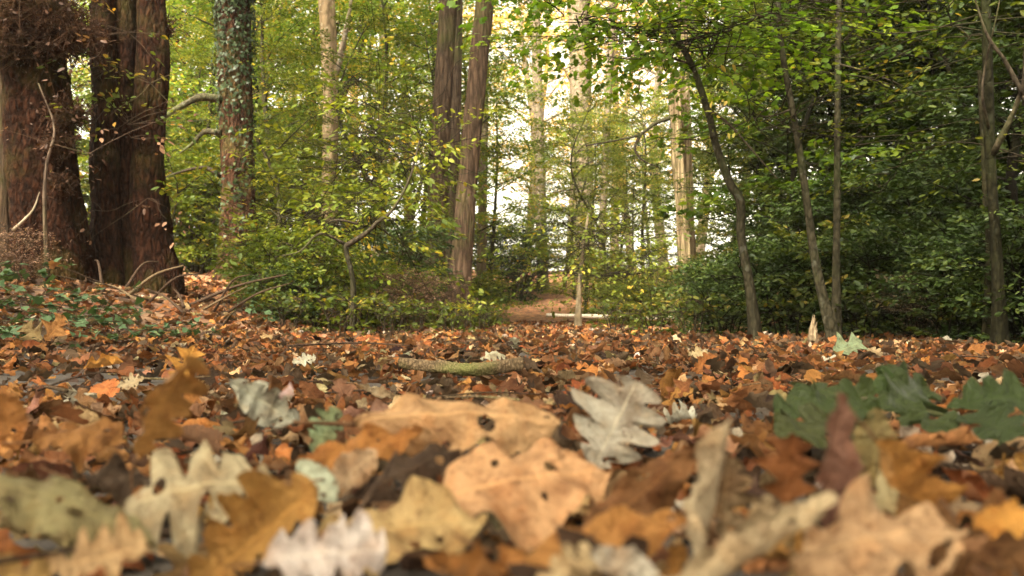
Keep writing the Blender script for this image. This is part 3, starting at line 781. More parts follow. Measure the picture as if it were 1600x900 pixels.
def tree_proto(seed, H_, hb, R_, nlimb, nsub, nspr, nl, ls, stem_r, T=LT, FF=LF, lean=.3, elev=(.15, .7), stems=1, droop=.25, tilt=.45, profile='oval', spr=.5, wood=True, limb_ns=4):
    """returns (wood Geo, leaves Geo) in local coordinates, base at the origin"""
    r = np.random.default_rng(seed); gw, gl = Geo(), Geo()
    O, Dv, Ln = [], [], []
    for q in range(stems):
        az0 = 2 * math.pi * q / stems + r.uniform(-.4, .4)
        out = (lean if stems == 1 else R_ * .45)
        base = np.array([math.cos(az0), math.sin(az0), 0]) * (0 if stems == 1 else .12 * R_)
        hq = H_ * (1 if stems == 1 else r.uniform(.7, 1.0))
        top = base + np.array([math.cos(az0) * out, math.sin(az0) * out, hq])
        m1 = base + (top - base) * .35 + r.normal(0, .04 * hq, 3) * [1, 1, 0]; m2 = base + (top - base) * .7 + r.normal(0, .05 * hq, 3) * [1, 1, 0]
        sp = smooth_path([base - [0, 0, .25], m1, m2, top], 22)
        tube(gw, sp, np.linspace(stem_r * 1.15, stem_r * .15, 22), 8, tint=0, dis=lambda th, t_, z: 1 + .08 * np.sin(3 * th + 5 * t_))
        for k in range(nlimb):
            tt = hb / hq + (1 - hb / hq) * ((k + r.uniform(0, 1)) / nlimb)
            tt = min(max(tt, .03), .98)
            p0 = sp[int(tt * 21)]
            q_ = (tt - hb / hq) / (1 - hb / hq + 1e-6)
            pr = {'oval': math.sin(math.pi * min(max(.15 + .8 * q_, 0), 1)) ** .6, 'cone': 1.05 - .8 * q_, 'flat': 1}[profile]
            az = k * 2.4 + r.uniform(-.5, .5) + q
            el = r.uniform(*elev)
            L = R_ * pr * r.uniform(.6, 1.1) * (.7 if stems > 1 else 1)
            d = np.array([math.cos(az) * math.cos(el), math.sin(az) * math.cos(el), math.sin(el)])
            p1 = p0 + d * L * .5 + r.normal(0, .06 * L, 3); p2 = p0 + d * L + np.array([0, 0, -droop * L * .6]) + r.normal(0, .06 * L, 3)
            lp = smooth_path([p0, p1, p2], 9)
            if wood: tube(gw, lp, np.linspace(stem_r * .38 * (1 - .5 * tt) + .003, .003, 9), limb_ns, tint=0, cap=False)
            for j in range(nsub):
                t2 = .2 + .8 * (j + r.uniform(0, 1)) / nsub
                a_ = lp[min(int(t2 * 8), 8)]
                sd = np.cross(d, [0, 0, 1]) * (1 if j % 2 else -1)
                dd = d * r.uniform(.3, 1) + sd * r.uniform(.4, 1.1) + np.array([0, 0, r.uniform(-.15, .35)])
                dd /= np.linalg.norm(dd)
                l2 = L * .42 * (1.15 - t2 * .6) + .12
                e_ = a_ + dd * l2 + [0, 0, -droop * l2 * .5]
                bp = smooth_path([a_, (a_ + e_) / 2 + r.normal(0, .05 * l2, 3), e_], 5)
                if wood: tube(gw, bp, np.linspace(.004 + stem_r * .05, .0015, 5), 3, tint=0, cap=False)
                for m in range(nspr):
                    o_ = bp[min(1 + m * 4 // max(nspr, 1), 4)]
                    s2 = np.cross(dd, [0, 0, 1]) * (1 if m % 2 else -1)
                    O.append(o_); Dv.append(dd * r.uniform(.5, 1) + s2 * r.uniform(0, .9) + [0, 0, r.uniform(-.2, .2)]); Ln.append(spr * r.uniform(.6, 1.2))
    O, Dv, Ln = np.array(O), np.array(Dv), np.array(Ln)
    sprays(gl, O, Dv, Ln[:, None], nl, ls, r, T, FF, droop, tilt)
    return gw, gl

CROWN = {}
def proto(key, leafmat, barkmat, **kw):
    gw, gl = tree_proto(**kw)
    CROWN[key] = (gw.mesh(key + '_wood', M[barkmat]), gl.mesh(key + '_leaves', M[leafmat], smooth=False))
proto('under_a', 'lf_yellow', 'bark_sap', seed=1, H_=5.5, hb=.5, R_=1.7, nlimb=22, nsub=6, nspr=4, nl=20, ls=.065, stem_r=.055, spr=.45)
proto('under_b', 'lf_green', 'bark_sap', seed=2, H_=5.5, hb=.5, R_=1.8, nlimb=24, nsub=6, nspr=4, nl=28, ls=.052, stem_r=.05, spr=.42, droop=.22, tilt=.65)
proto('maple_u', 'lf_maple', 'bark_sap', seed=3, H_=4.8, hb=.9, R_=1.8, nlimb=18, nsub=6, nspr=3, nl=16, ls=.085, stem_r=.04, T=MT, FF=MF, spr=.5, droop=.12, tilt=.35)
proto('holly', 'lf_dark', 'bark_dark', seed=4, H_=3.6, hb=.15, R_=1.3, nlimb=26, nsub=6, nspr=4, nl=20, ls=.06, stem_r=.05, profile='cone', spr=.35, tilt=.6)
proto('shrub_a', 'lf_yellow', 'bark_dark', seed=5, H_=1.7, hb=.1, R_=1.1, nlimb=10, nsub=4, nspr=3, nl=16, ls=.05, stem_r=.018, stems=6, spr=.28, tilt=.6, elev=(.1, .9))
proto('shrub_b', 'lf_green', 'bark_dark', seed=6, H_=1.5, hb=.08, R_=1.2, nlimb=10, nsub=4, nspr=3, nl=17, ls=.055, stem_r=.018, stems=6, spr=.28, tilt=.6, elev=(.1, .9))
proto('shrub_c', 'lf_dark', 'bark_dark', seed=7, H_=1.6, hb=.05, R_=1.3, nlimb=11, nsub=4, nspr=3, nl=17, ls=.055, stem_r=.02, stems=6, spr=.28, tilt=.6, elev=(.1, .9))
proto('dead_shrub', 'lf_dead', 'twig', seed=8, H_=1.0, hb=.03, R_=.9, nlimb=8, nsub=4, nspr=2, nl=9, ls=.04, stem_r=.010, stems=7, spr=.25, tilt=.9, elev=(.1, .9))
proto('tall_g', 'lf_green', 'bark_grey', seed=9, H_=15, hb=4, R_=4.2, nlimb=26, nsub=7, nspr=5, nl=18, ls=.15, stem_r=.22, spr=1.1, wood=True)
proto('tall_o', 'lf_orange', 'bark_pale', seed=10, H_=14, hb=2.6, R_=3.6, nlimb=26, nsub=7, nspr=4, nl=12, ls=.12, stem_r=.17, spr=1.0, elev=(.2, .9))
proto('tall_y', 'lf_yellow', 'bark_grey', seed=11, H_=13, hb=2.2, R_=3.4, nlimb=28, nsub=7, nspr=4, nl=17, ls=.12, stem_r=.16, spr=.95, elev=(.1, .7))
proto('bramble', 'lf_bramble', 'twig', seed=12, H_=.35, hb=.05, R_=.9, nlimb=3, nsub=2, nspr=1, nl=4, ls=.13, stem_r=.005, stems=3, spr=.2, T=IT, FF=IF, tilt=.45, elev=(-.1, .5))

proto('shrub_s', 'lf_green', 'bark_dark', seed=15, H_=.85, hb=.06, R_=.62, nlimb=7, nsub=3, nspr=2, nl=17, ls=.045, stem_r=.012, stems=6, spr=.2, tilt=.6, elev=(.1, .9))
proto('shrub_t', 'lf_dark', 'bark_dark', seed=16, H_=.85, hb=.04, R_=.66, nlimb=8, nsub=3, nspr=3, nl=17, ls=.038, stem_r=.012, stems=6, spr=.2, tilt=.6, elev=(.1, .9))
proto('low_plant', 'lf_green', 'bark_dark', seed=17, H_=.3, hb=.03, R_=.26, nlimb=3, nsub=2, nspr=1, nl=9, ls=.05, stem_r=.006, stems=5, spr=.14, tilt=.6, elev=(.1, .9))
KN = {'shrub_s': 'shrub', 'shrub_t': 'evergreen_shrub', 'low_plant': 'low_plant', 'under_a': 'understory_tree', 'under_b': 'understory_tree', 'maple_u': 'young_maple_tree', 'holly': 'holly_tree', 'shrub_a': 'shrub', 'shrub_b': 'shrub', 'shrub_c': 'evergreen_shrub',
      'dead_shrub': 'withered_shrub', 'tall_g': 'tall_tree', 'tall_o': 'autumn_tree', 'tall_y': 'tall_tree', 'bramble': 'bramble'}
PARTS = {k: ('stems', 'foliage') for k in ('shrub_s', 'shrub_t', 'low_plant', 'shrub_a', 'shrub_b', 'shrub_c', 'dead_shrub', 'bramble')}
VEG = {}
TREE_LM = []
def veg(key, px, D, s=1.0, tint=(1, 1, 1), label=None, group=None, cat=None, rz=None, sz=1.0, y0=None):
    x = (px - 800) / F * D
    z = float(terrain(x, D))
    rz = random.uniform(0, 6.28) if rz is None else rz
    o = empty(KN[key], (x, D, z), rz); o.scale = (s, s, s * sz)
    pn = PARTS.get(key, ('trunk', 'crown'))
    for nm, me in zip(pn, CROWN[key]):
        c = bpy.data.objects.new(nm, me); COL.objects.link(c); c.parent = o
        c.color = (*tint, 1) if nm in ('crown', 'foliage') else ((.15, .15, .13, 1) if px > 1100 else (.8, .8, .75, 1))  # right-hand wood gets a darker colour, its shade painted in
    cat = cat or ('tree' if 'trunk' in pn else 'bramble' if key == 'bramble' else 'shrub')
    tag(o, label, cat, group)
    VEG.setdefault(group, []).append(o)
    return o

# ---------------------------------------------------------------- the trunks that can be told apart
def trunk_path(g, D, rows, n=46, ns=28, flute=0.05, seed=0, extend=6.0, flare=0.35, nfl=5, ztop=None, bumps=.03, rough=0.0):
    if rough: n, ns = 200, 90
    """rows: (px, py, width in px) from the bottom up, all D metres ahead; runs on above the picture"""
    r = np.random.default_rng(seed)
    P = [np.append(ray(px, py, D), wd / F * D / 2) for px, py, wd in rows]
    zt = float(terrain(P[0][0], D))
    if extend:
        d = P[-1] - P[-2]; d = d / max(d[2], .3); d[3] = -.012
        d[0:2] *= .6
        P.append(P[-1] + d * extend * .5); P.append(P[-1] + d * extend * .5)
    b = P[0].copy(); b[2] = zt - .15; b[3] *= 1.0
    base = np.array([P[0][0], D, zt])
    P = [b] + P
    Q = smooth_path(np.array(P), n + 20)
    Q[:, 3] = np.maximum(Q[:, 3], .01)
    a1, a2, a3 = r.uniform(0, 6, 3)
    def dis(th, t_, z):
        h = np.clip((z - zt), 0, None)
        fl = flare * np.exp(-h / .28)
        return 1 + fl * (.6 + .6 * np.cos(nfl * th + a1)) + flute * np.cos(nfl * th + a1 + .5 * z) + bumps * np.sin(3 * th + 7 * z + a2) + bumps * .6 * np.sin(8 * th - 5 * z + a3) + bumps * .5 * np.sin(13 * th + 11 * z)
    def dis2(th, t_, z):
        d_ = dis(th, t_, z + base[2])
        if rough:
            rr = np.random.default_rng(seed + 500)
            for q_ in range(14):
                k_ = rr.integers(4, 30); w_ = rr.uniform(4, 34)
                d_ = d_ + rough * np.sin(k_ * th + w_ * z * .6 + rr.uniform(0, 6)) * np.sin(w_ * z + rr.integers(1, 6) * th + rr.uniform(0, 6))
            d_ = d_ + rough * .8 * rr.normal(0, 1, d_.shape)
        return d_
    tube(g, Q[:, :3] - base, Q[:, 3], ns, tint=0, dis=dis2)
    return base, Q
def branch(parent, base, pts, rad, mat, name='branch', ns=7, n=16, r1=.25):
    g = Geo(); P = np.array([ray(*q) for q in pts]) - base
    tube(g, smooth_path(P, n), np.linspace(rad, rad * r1, n), ns, tint=0, dis=lambda th, t_, z: 1 + .1 * np.sin(2 * th + 20 * t_) + .06 * np.sin(5 * th + 47 * t_))
    return g.obj(name, M[mat], parent)
def big_tree(name, D, rows, mat, label, short, seed=0, crown=None, cs=1.0, ctint=(1, 1, 1), col=(1, 1, 1), cz=None, **kw):
    g = Geo(); base, Q = trunk_path(g, D, rows, seed=seed, **kw)
    t = empty(name, base)
    tr = g.obj('trunk', M[mat], t); tr.color = (*col, 1)
    if crown:
        me = CROWN[crown][1]; wd = CROWN[crown][0]
        top = Q[-1][:3] - base
        for nm, m_ in (('crown', me), ('limbs', wd)):
            if nm == 'limbs': continue
            c = bpy.data.objects.new(nm, m_); COL.objects.link(c); c.parent = t
            cs = cs * .6; c.location = (top[0], top[1], top[2] - 4.5 * cs if cz is None else cz); c.scale = (cs, cs, cs * .6); c.color = (*ctint, 1)
            c.rotation_euler[2] = seed
    tag(t, label, 'tree', 'big trees of the wood')
    TREE_LM.append((base[0], base[1], short))
    return t, base, Q, tr

# far left tree with burrs
tA, bA, QA, trA = big_tree('burred_tree', 7.4, [(84, 425, 112), (72, 330, 104), (62, 230, 100), (52, 120, 92), (50, 40, 90), (48, -40, 90)], 'bark_red',
    'massive dark red-brown trunk with twiggy burrs, furthest left on the bank', 'burred trunk', seed=1, crown='tall_g', cs=.9, flute=.05, flare=.12, rough=.012, col=(.72, .52, .40))
def burr(parent, base, px, py, D, R_, seed, n=520, lab=None, name='burr'):
    r = np.random.default_rng(seed); g = Geo(); c = ray(px, py, D) - base
    # knobbly woody core
    th = np.linspace(0, math.pi, 13)[:, None]; ph = np.linspace(0, 2 * math.pi, 20, endpoint=False)[None, :]
    rr = R_ * .62 * (1 + .18 * np.sin(4 * ph + 3 * th) + .12 * np.sin(7 * th - 5 * ph))
    v = np.stack([rr * np.sin(th) * np.cos(ph), rr * np.sin(th) * np.sin(ph), rr * .75 * np.cos(th) + 0 * ph], -1).reshape(-1, 3) + c
    i_ = np.arange(12)[:, None] * 20; j_ = np.arange(20)[None, :]; k_ = (j_ + 1) % 20
    g.add(v, np.stack([i_ + j_, i_ + 20 + j_, i_ + 20 + k_, i_ + k_], -1).reshape(-1, 4), tint=0.0)
    gd = Geo(); PP = []
    for k in range(n):
        d = r.normal(0, 1, 3); d /= np.linalg.norm(d)
        p0 = c + d * R_ * .5 * [1, 1, .75]; L = R_ * r.uniform(.2, .6) * (1.6 if r.random() < .12 else 1)
        t_ = np.cross(d, r.normal(0, 1, 3)) * 1.1
        p = np.array([p0, p0 + (d + t_ * .4) * L * .5, p0 + (d + t_) * L * .9 + [0, 0, -.1 * L]])
        tube(g, p, np.array([.0045, .003, .0015]) * r.uniform(.6, 1.5), 3, tint=0, cap=False); PP.append(p[2]); PP.append(p[1])
    PP = np.array(PP)[::4]
    leaves_into(gd, PP, r.normal(0, 1, PP.shape), r.normal(0, 1, PP.shape), r.uniform(.02, .045, len(PP)), np.clip(r.normal(.15, .2, len(PP)), 0, 1))
    b_ = g.obj(name, M['burr'], parent)
    gd.obj('withered_leaves', M['lf_dead'], b_).color = (.6, .5, .42, 1)
burr(tA, bA, 50, 20, 7.25, .38, 1, 1300)
burr(tA, bA, 105, 55, 7.2, .24, 11, 700)
burr(tA, bA, 15, 70, 7.15, .20, 12, 500)
burr(tA, bA, 104, 180, 7.2, .15, 2, 500)
burr(tA, bA, 92, 225, 7.15, .13, 13, 350)
burr(tA, bA, 100, 285, 7.2, .09, 3, 200)
branch(tA, bA, [(75, 440, 7.0), (70, 340, 6.95), (72, 260, 6.95), (85, 200, 7.0), (60, 130, 7.0)], .018, 'bark_grey', 'climber_stem')
branch(tA, bA, [(20, 360, 6.9), (50, 330, 6.9), (62, 300, 6.95)], .012, 'bark_pale', 'climber_stem')

tB, bB, QB, trB = big_tree('fluted_tree', 8.0, [(205, 440, 120), (203, 380, 112), (200, 300, 100), (198, 200, 94), (196, 100, 90), (196, 0, 88), (196, -60, 88)], 'bark_red',
    'very wide dark trunk of several fused stems with deep flutes, second on the bank', 'wide fluted trunk', seed=5, crown='tall_g', cs=1.0, flute=.15, nfl=5, flare=.10, rough=.010, col=(.8, .62, .55))
g = Geo(); bs, _ = trunk_path(g, 7.72, [(243, 445, 66), (232, 380, 52), (228, 300, 48), (232, 200, 46), (238, 100, 50), (236, 0, 40), (236, -60, 40)], seed=9, flute=.08, nfl=3, flare=.15, rough=.009)
q = g.obj('fused_stem', M['bark_red'], tB); q.color = (.8, .62, .55, 1); q.location = Vector(bs - bB)
g = Geo(); bs, _ = trunk_path(g, 7.72, [(172, 445, 52), (170, 350, 42), (167, 200, 38), (163, 60, 36), (162, -60, 34)], seed=19, flute=.08, nfl=3, flare=.15, rough=.009)
q = g.obj('fused_stem', M['bark_red'], tB); q.color = (.8, .62, .55, 1); q.location = Vector(bs - bB)
burr(tB, bB, 248, 45, 7.8, .13, 7, 260)
def shoots(parent, base, pts, seed, mat='lf_yellow', n=9, L=.28, ls=.055, name='leafy_shoot'):
    if len(pts) > 1:
        for k_, p_ in enumerate(pts): shoots(parent, base, [p_], seed * 10 + k_, mat, n, L, ls, name)
        return
    r = np.random.default_rng(seed); g, gw = Geo(), Geo(); O, Dv = [], []
    for px, py, D in pts[:1]:
        p = ray(px, py, D) - base
        for k in range(n):
            d = np.array([r.normal(0, .8), -abs(r.normal(.5, .3)), r.normal(0, .5)]); e = p + d * r.uniform(.08, .3)
            tube(gw, smooth_path([p, (p + e) / 2 + r.normal(0, .02, 3), e, e + d * .1], 6), np.linspace(.004, .001, 6), 3, tint=0, cap=False)
            O.append(e); Dv.append(d)
    O, Dv = np.array(O), np.array(Dv)
    sprays(g, O, Dv, np.full((len(O), 1), L), 7, ls, r, LT, LF, .35, .7)
    q = gw.obj(name, M['twig'], parent); g.obj('leaves', M[mat], q, smooth=False).color = (.7, .6, .5, 1)
shoots(tB, bB, [(200, 50, 7.6), (165, 110, 7.6), (150, 190, 7.5), (200, 195, 7.5), (235, 130, 7.5)], 41)
shoots(tB, bB, [(185, 200, 7.5), (205, 215, 7.5), (160, 330, 7.5), (230, 310, 7.5)], 42, 'lf_dead', 3)
shoots(tA, bA, [(140, 240, 7.0), (150, 90, 7.0)], 43, 'lf_dead', 3)

tC, bC, QC, trC = big_tree('ivy_clad_tree', 11.0, [(376, 425, 62), (374, 350, 54), (372, 250, 50), (368, 120, 52), (366, 0, 50), (366, -50, 50)], 'bark_red',
    'straight red-brown trunk clad in ivy on its upper part', 'ivy-clad trunk', seed=3, crown='tall_y', cs=1.0, col=(1.5, 1.35, 1.25), flute=.06)
r = np.random.default_rng(5); n = 4200
ii = r.integers(0, len(QC) - 1, n * 2)
zz = QC[ii, 2]
keep = r.random(n * 2) < np.interp(zz, [.8, 1.4, 2.0, 2.6, 3.2, 8], [.03, .25, .15, .45, .8, .6])
ii = ii[keep][:n]; n = len(ii)
th = r.vonmises(-1.4, .5, n); fr = r.uniform(0, 1, n)[:, None]
Pq = QC[ii, :3] * (1 - fr) + QC[ii + 1, :3] * fr
nr = np.stack([np.cos(th), np.sin(th), 0 * th], 1)
rad = QC[ii, 3] * 1.03 + r.uniform(0, .07, n)
g = Geo(); leaves_into(g, Pq + nr * rad[:, None] - bC, np.stack([r.normal(0, .5, n), r.normal(0, .5, n), -np.ones(n)], 1), nr + r.normal(0, .35, (n, 3)) + [0, 0, .4], r.uniform(.028, .052, n), np.clip(r.normal(.35, .22, n), 0, 1), IT, IF)
g.obj('ivy', M['lf_ivy'], tC)
branch(tC, bC, [(345, 155, 10.9), (315, 152, 10.8), (285, 165, 10.7), (250, 190, 10.6), (225, 230, 10.5)], .055, 'bark_sap')
branch(tC, bC, [(345, 208, 10.9), (320, 206, 10.9), (300, 225, 10.9), (280, 240, 10.9)], .04, 'bark_sap')
branch(tC, bC, [(345, 275, 11), (320, 262, 11), (285, 268, 11), (250, 280, 11)], .03, 'bark_dark')

tD, bD, QD, trD = big_tree('leaning_tree', 13.0, [(676, 470, 36), (680, 380, 32), (686, 280, 30), (692, 150, 29), (699, 40, 28), (702, -40, 28)], 'bark_grey',
    'dark straight trunk leaning slightly, left one of the central pair', 'dark trunk of the central pair', seed=11, crown='tall_y', col=(.75, .72, .68), flute=.04)
tE, bE, QE, trE = big_tree('leaning_tree', 12.0, [(716, 485, 36), (722, 400, 33), (732, 270, 31), (745, 130, 30), (757, 10, 29), (762, -40, 28)], 'bark_grey',
    'grey-brown trunk leaning to the right as it rises, right one of the central pair', 'leaning central trunk', seed=12, crown='tall_y', col=(.85, .78, .72), flute=.03)
g = Geo(); bs, _ = trunk_path(g, 13.6, [(700, 470, 18), (705, 380, 17), (710, 250, 16), (714, 100, 15), (716, -40, 14)], seed=13)
t = empty('slender_tree', bs); g.obj('trunk', M['bark_grey'], t)
c = bpy.data.objects.new('crown', CROWN['under_a'][1]); COL.objects.link(c); c.parent = t; c.location = (0, 0, 4.2)
tag(t, 'slender mossy trunk seen between the two central trunks', 'tree', 'big trees of the wood')
tG, bG, QG, _ = big_tree('pale_tree', 13.6, [(516, 420, 28), (515, 330, 26), (516, 220, 24), (516, 120, 24), (512, 40, 25), (510, -40, 24)], 'bark_pale',
    'pale smooth straight trunk rising out of yellow-green foliage', 'pale smooth trunk', seed=14, crown='tall_y', cs=.9, col=(1.1, 1.0, .85))
branch(tG, bG, [(516, 140, 13.6), (530, 95, 13.6), (542, 40, 13.5), (552, -20, 13.5)], .07, 'bark_pale')
tH, bH, QH, _ = big_tree('pale_tree', 21, [(403, 430, 24), (402, 300, 22), (405, 180, 22), (420, 80, 20), (440, 0, 18), (448, -40, 16)], 'bark_pale',
    'pale trunk curving right at the top, behind the ivy-clad trunk', 'pale curved trunk', seed=15, crown='tall_o', cs=.8, col=(1.0, .95, .85))
tI, bI, QI, _ = big_tree('dead_tree', 13, [(1074, 485, 21), (1070, 400, 19), (1064, 300, 18), (1058, 220, 19), (1056, 150, 19), (1053, 110, 12)], 'bark_dead',
    'pale stripped dead trunk with peeling bark and crooked side branches', 'stripped dead trunk', seed=16, extend=0, bumps=.10, flute=.12, col=(.9, .88, .82))
g = Geo(); bs, _ = trunk_path(g, 13.35, [(1082, 480, 15), (1078, 380, 16), (1074, 250, 15), (1070, 130, 15), (1066, 0, 13), (1064, -60, 12)], seed=17, bumps=.08, extend=3)
q = g.obj('rear_stem', M['bark_dead'], tI); q.color = (.7, .68, .64, 1); q.location = Vector(bs - bI)
branch(tI, bI, [(1046, 185, 13), (1025, 192, 12.9), (1000, 210, 12.9), (970, 218, 12.8), (915, 228, 12.7)], .033, 'bark_dark')
branch(tI, bI, [(1002, 208, 12.9), (992, 232, 12.9), (1004, 250, 12.9), (1030, 262, 12.9)], .024, 'bark_dark')
branch(tI, bI, [(1054, 130, 13), (1030, 118, 13), (1010, 128, 13), (975, 128, 13)], .022, 'bark_pale')
branch(tI, bI, [(1000, 126, 13), (998, 150, 13), (1008, 180, 13)], .018, 'bark_dark')
branch(tI, bI, [(1060, 170, 13), (1072, 150, 13), (1080, 120, 12.9)], .028, 'bark_dead')

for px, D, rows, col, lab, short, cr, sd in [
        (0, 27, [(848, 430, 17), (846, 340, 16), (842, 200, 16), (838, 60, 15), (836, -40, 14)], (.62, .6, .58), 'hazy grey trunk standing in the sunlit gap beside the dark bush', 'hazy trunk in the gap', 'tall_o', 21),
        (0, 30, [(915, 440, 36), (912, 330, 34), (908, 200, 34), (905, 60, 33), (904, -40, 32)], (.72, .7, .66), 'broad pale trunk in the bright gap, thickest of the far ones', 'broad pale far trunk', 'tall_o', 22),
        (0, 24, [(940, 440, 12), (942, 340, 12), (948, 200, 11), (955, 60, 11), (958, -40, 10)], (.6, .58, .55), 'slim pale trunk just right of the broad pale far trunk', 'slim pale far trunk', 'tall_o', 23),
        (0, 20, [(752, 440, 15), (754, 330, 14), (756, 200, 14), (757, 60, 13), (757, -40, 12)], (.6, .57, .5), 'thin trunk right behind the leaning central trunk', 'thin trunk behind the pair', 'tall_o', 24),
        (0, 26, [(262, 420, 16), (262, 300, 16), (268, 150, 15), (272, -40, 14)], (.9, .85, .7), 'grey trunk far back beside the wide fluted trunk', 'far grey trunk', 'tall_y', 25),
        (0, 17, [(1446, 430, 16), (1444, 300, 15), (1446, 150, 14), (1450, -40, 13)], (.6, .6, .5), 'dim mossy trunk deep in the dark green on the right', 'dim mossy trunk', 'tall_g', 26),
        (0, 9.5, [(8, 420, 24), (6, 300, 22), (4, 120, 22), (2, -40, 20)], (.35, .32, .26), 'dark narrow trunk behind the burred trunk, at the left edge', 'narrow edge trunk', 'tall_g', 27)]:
    big_tree('woodland_tree', D, rows, 'bark_pale' if D > 18 else 'bark_grey', lab, short, seed=sd, crown=cr, cs=.85, col=col)  # bark turns pale with distance, painting in haze and glare

# saplings on the right
def sapling(D, rows, label, short, name='sapling', seed=0, col=(1, 1, 1), mat='bark_sap', ext=2.5):
    rows = [(a_, b_, c_ * .82) for a_, b_, c_ in rows]
    g = Geo(); bs, Q = trunk_path(g, D, rows, seed=seed, ns=12, flute=.03, bumps=.05, flare=.9, nfl=3, extend=ext)
    t = empty(name, bs); q = g.obj('trunk', M[mat], t); q.color = (*[k_ * (1 if mat == 'bark_pale' else .5) for k_ in col], 1)
    tag(t, label, 'sapling', 'saplings along the edge of the path')
    TREE_LM.append((bs[0], bs[1], short))
    return t, bs, Q
s1, bs1, Q1 = sapling(5.6, [(1180, 525, 16), (1170, 440, 15), (1158, 370, 15), (1157, 315, 16), (1140, 285, 15), (1118, 225, 14), (1105, 170, 14), (1080, 100, 12), (1045, 40, 10), (1015, 0, 9), (990, -30, 8)],
    'crooked sapling bending left at the top, with bright green maple leaves', 'crooked sapling', name='maple_sapling', seed=31, ext=.6)
s2, bs2, Q2 = sapling(5.4, [(1300, 528, 18), (1286, 470, 16), (1272, 400, 15), (1262, 330, 14), (1250, 240, 13), (1236, 160, 12), (1222, 80, 11), (1215, 0, 10), (1212, -30, 9)],
    'slender sapling leaning left as it rises, beside a straight one', 'leaning sapling', seed=32)
s3, bs3, Q3 = sapling(5.9, [(1307, 522, 13), (1307, 400, 13), (1308, 300, 12), (1309, 150, 12), (1311, 0, 11), (1312, -30, 10)],
    'slender straight upright sapling beside the leaning one', 'straight sapling', seed=33)
s4, bs4, Q4 = sapling(4.7, [(1562, 548, 22), (1560, 470, 19), (1556, 380, 18), (1550, 300, 18), (1546, 200, 20), (1542, 80, 18), (1540, 0, 17), (1540, -30, 17)],
    'stouter dark stem with crooked black side branches, nearest the right edge', 'stout right-hand stem', name='young_tree', seed=34, col=(.4, .42, .32))
s5, bs5, Q5 = sapling(5.0, [(1540, 545, 12), (1543, 460, 11), (1545, 380, 11), (1540, 320, 11), (1537, 250, 9), (1533, 180, 7)],
    'thin crooked stem growing tight against the stout right-hand stem', 'thin crooked stem', seed=35, col=(.6, .6, .5), ext=.3)
branch(s4, bs4, [(1552, 240, 4.68), (1572, 200, 4.6), (1590, 160, 4.55), (1600, 120, 4.5), (1603, 60, 4.5), (1608, -20, 4.5)], .017, 'bark_dark')
branch(s4, bs4, [(1600, 150, 4.5), (1570, 95, 4.5), (1545, 60, 4.5), (1530, 20, 4.5), (1515, -30, 4.5)], .012, 'bark_dark')
branch(s4, bs4, [(1600, 150, 4.5), (1620, 190, 4.4)], .012, 'bark_dark')
branch(s4, bs4, [(1545, 200, 4.68), (1535, 150, 4.6), (1540, 100, 4.6), (1556, 30, 4.5), (1566, -20, 4.5)], .008, 'bark_dark')
branch(s3, bs3, [(1309, 100, 5.9), (1340, 108, 5.8), (1390, 125, 5.7), (1440, 150, 5.6)], .008, 'bark_dark')
branch(s1, bs1, [(1105, 170, 5.6), (1140, 195, 5.5), (1180, 240, 5.4), (1215, 280, 5.3)], .010, 'bark_dark')
branch(s1, bs1, [(1080, 100, 5.6), (1040, 90, 5.6), (980, 92, 5.5), (930, 85, 5.5)], .008, 'bark_dark')
branch(s2, bs2, [(1238, 170, 5.4), (1210, 180, 5.4), (1170, 185, 5.3)], .007, 'bark_dark')
tg, bg_, _ = sapling(11, [(903, 500, 9), (906, 440, 8), (912, 380, 7), (918, 345, 5)], 'thin whitish birch stem rising by the fallen pale log', 'thin white birch', name='birch_sapling', seed=36, mat='bark_pale', col=(.6, .6, .52), ext=.1)
tk, bk, _ = sapling(7.9, [(552, 455, 9), (549, 425, 9), (542, 398, 9), (540, 380, 9)], 'small pale crooked stem forking low among yellow-green shrubs', 'small forked stem', name='hazel_sapling', seed=37, ext=0)
branch(tk, bk, [(540, 384, 7.9), (552, 378, 7.9), (575, 362, 7.8), (592, 345, 7.8), (612, 330, 7.8), (640, 280, 7.8), (655, 220, 7.8)], .026, 'bark_dark')
branch(tk, bk, [(540, 382, 7.9), (500, 365, 7.8), (470, 392, 7.8), (440, 400, 7.8)], .014, 'bark_dark')
branch(tk, bk, [(560, 350, 8), (520, 345, 8), (480, 372, 8.9), (455, 385, 8.8)], .012, 'bark_dark')

# leafy sprays hung along given branch lines (crowns of the saplings)
def spray_crown(parent, base, lines, mat, nper, seed, ls=.07, T=MT, FF=MF, nl=16, L=.4, spread=.5, name='crown', tilt=.4, zs=.25, col=(1, 1, 1)):
    r = np.random.default_rng(seed); g = Geo(); O, Dv = [], []; gw = Geo()
    for ln in lines:
        P = smooth_path(np.array([ray(*q) for q in ln]) - base, 30)
        for k in range(nper):
            p = P[r.integers(0, 30)]; q_ = p + r.normal(0, 1, 3) * [spread, spread * 1.2, spread * zs]
            d = q_ - p; d[2] *= .5; O.append(q_); Dv.append(d + r.normal(0, .1, 3))
            tube(gw, smooth_path([p, (p + q_) / 2 + r.normal(0, .04, 3), q_, q_ + d / (np.linalg.norm(d) + .01) * L * .8 - [0, 0, .04]], 7), np.linspace(.005, .0012, 7), 3, tint=0, cap=False)
    O, Dv = np.array(O), np.array(Dv)
    sprays(g, O, Dv, np.full((len(O), 1), L), nl, ls, r, T, FF, .15, tilt)
    c = g.obj(name, M[mat], parent, smooth=False); c.color = (*col, 1)
    gw.obj('twigs', M['bark_dark'], parent).color = (.5, .5, .45, 1)
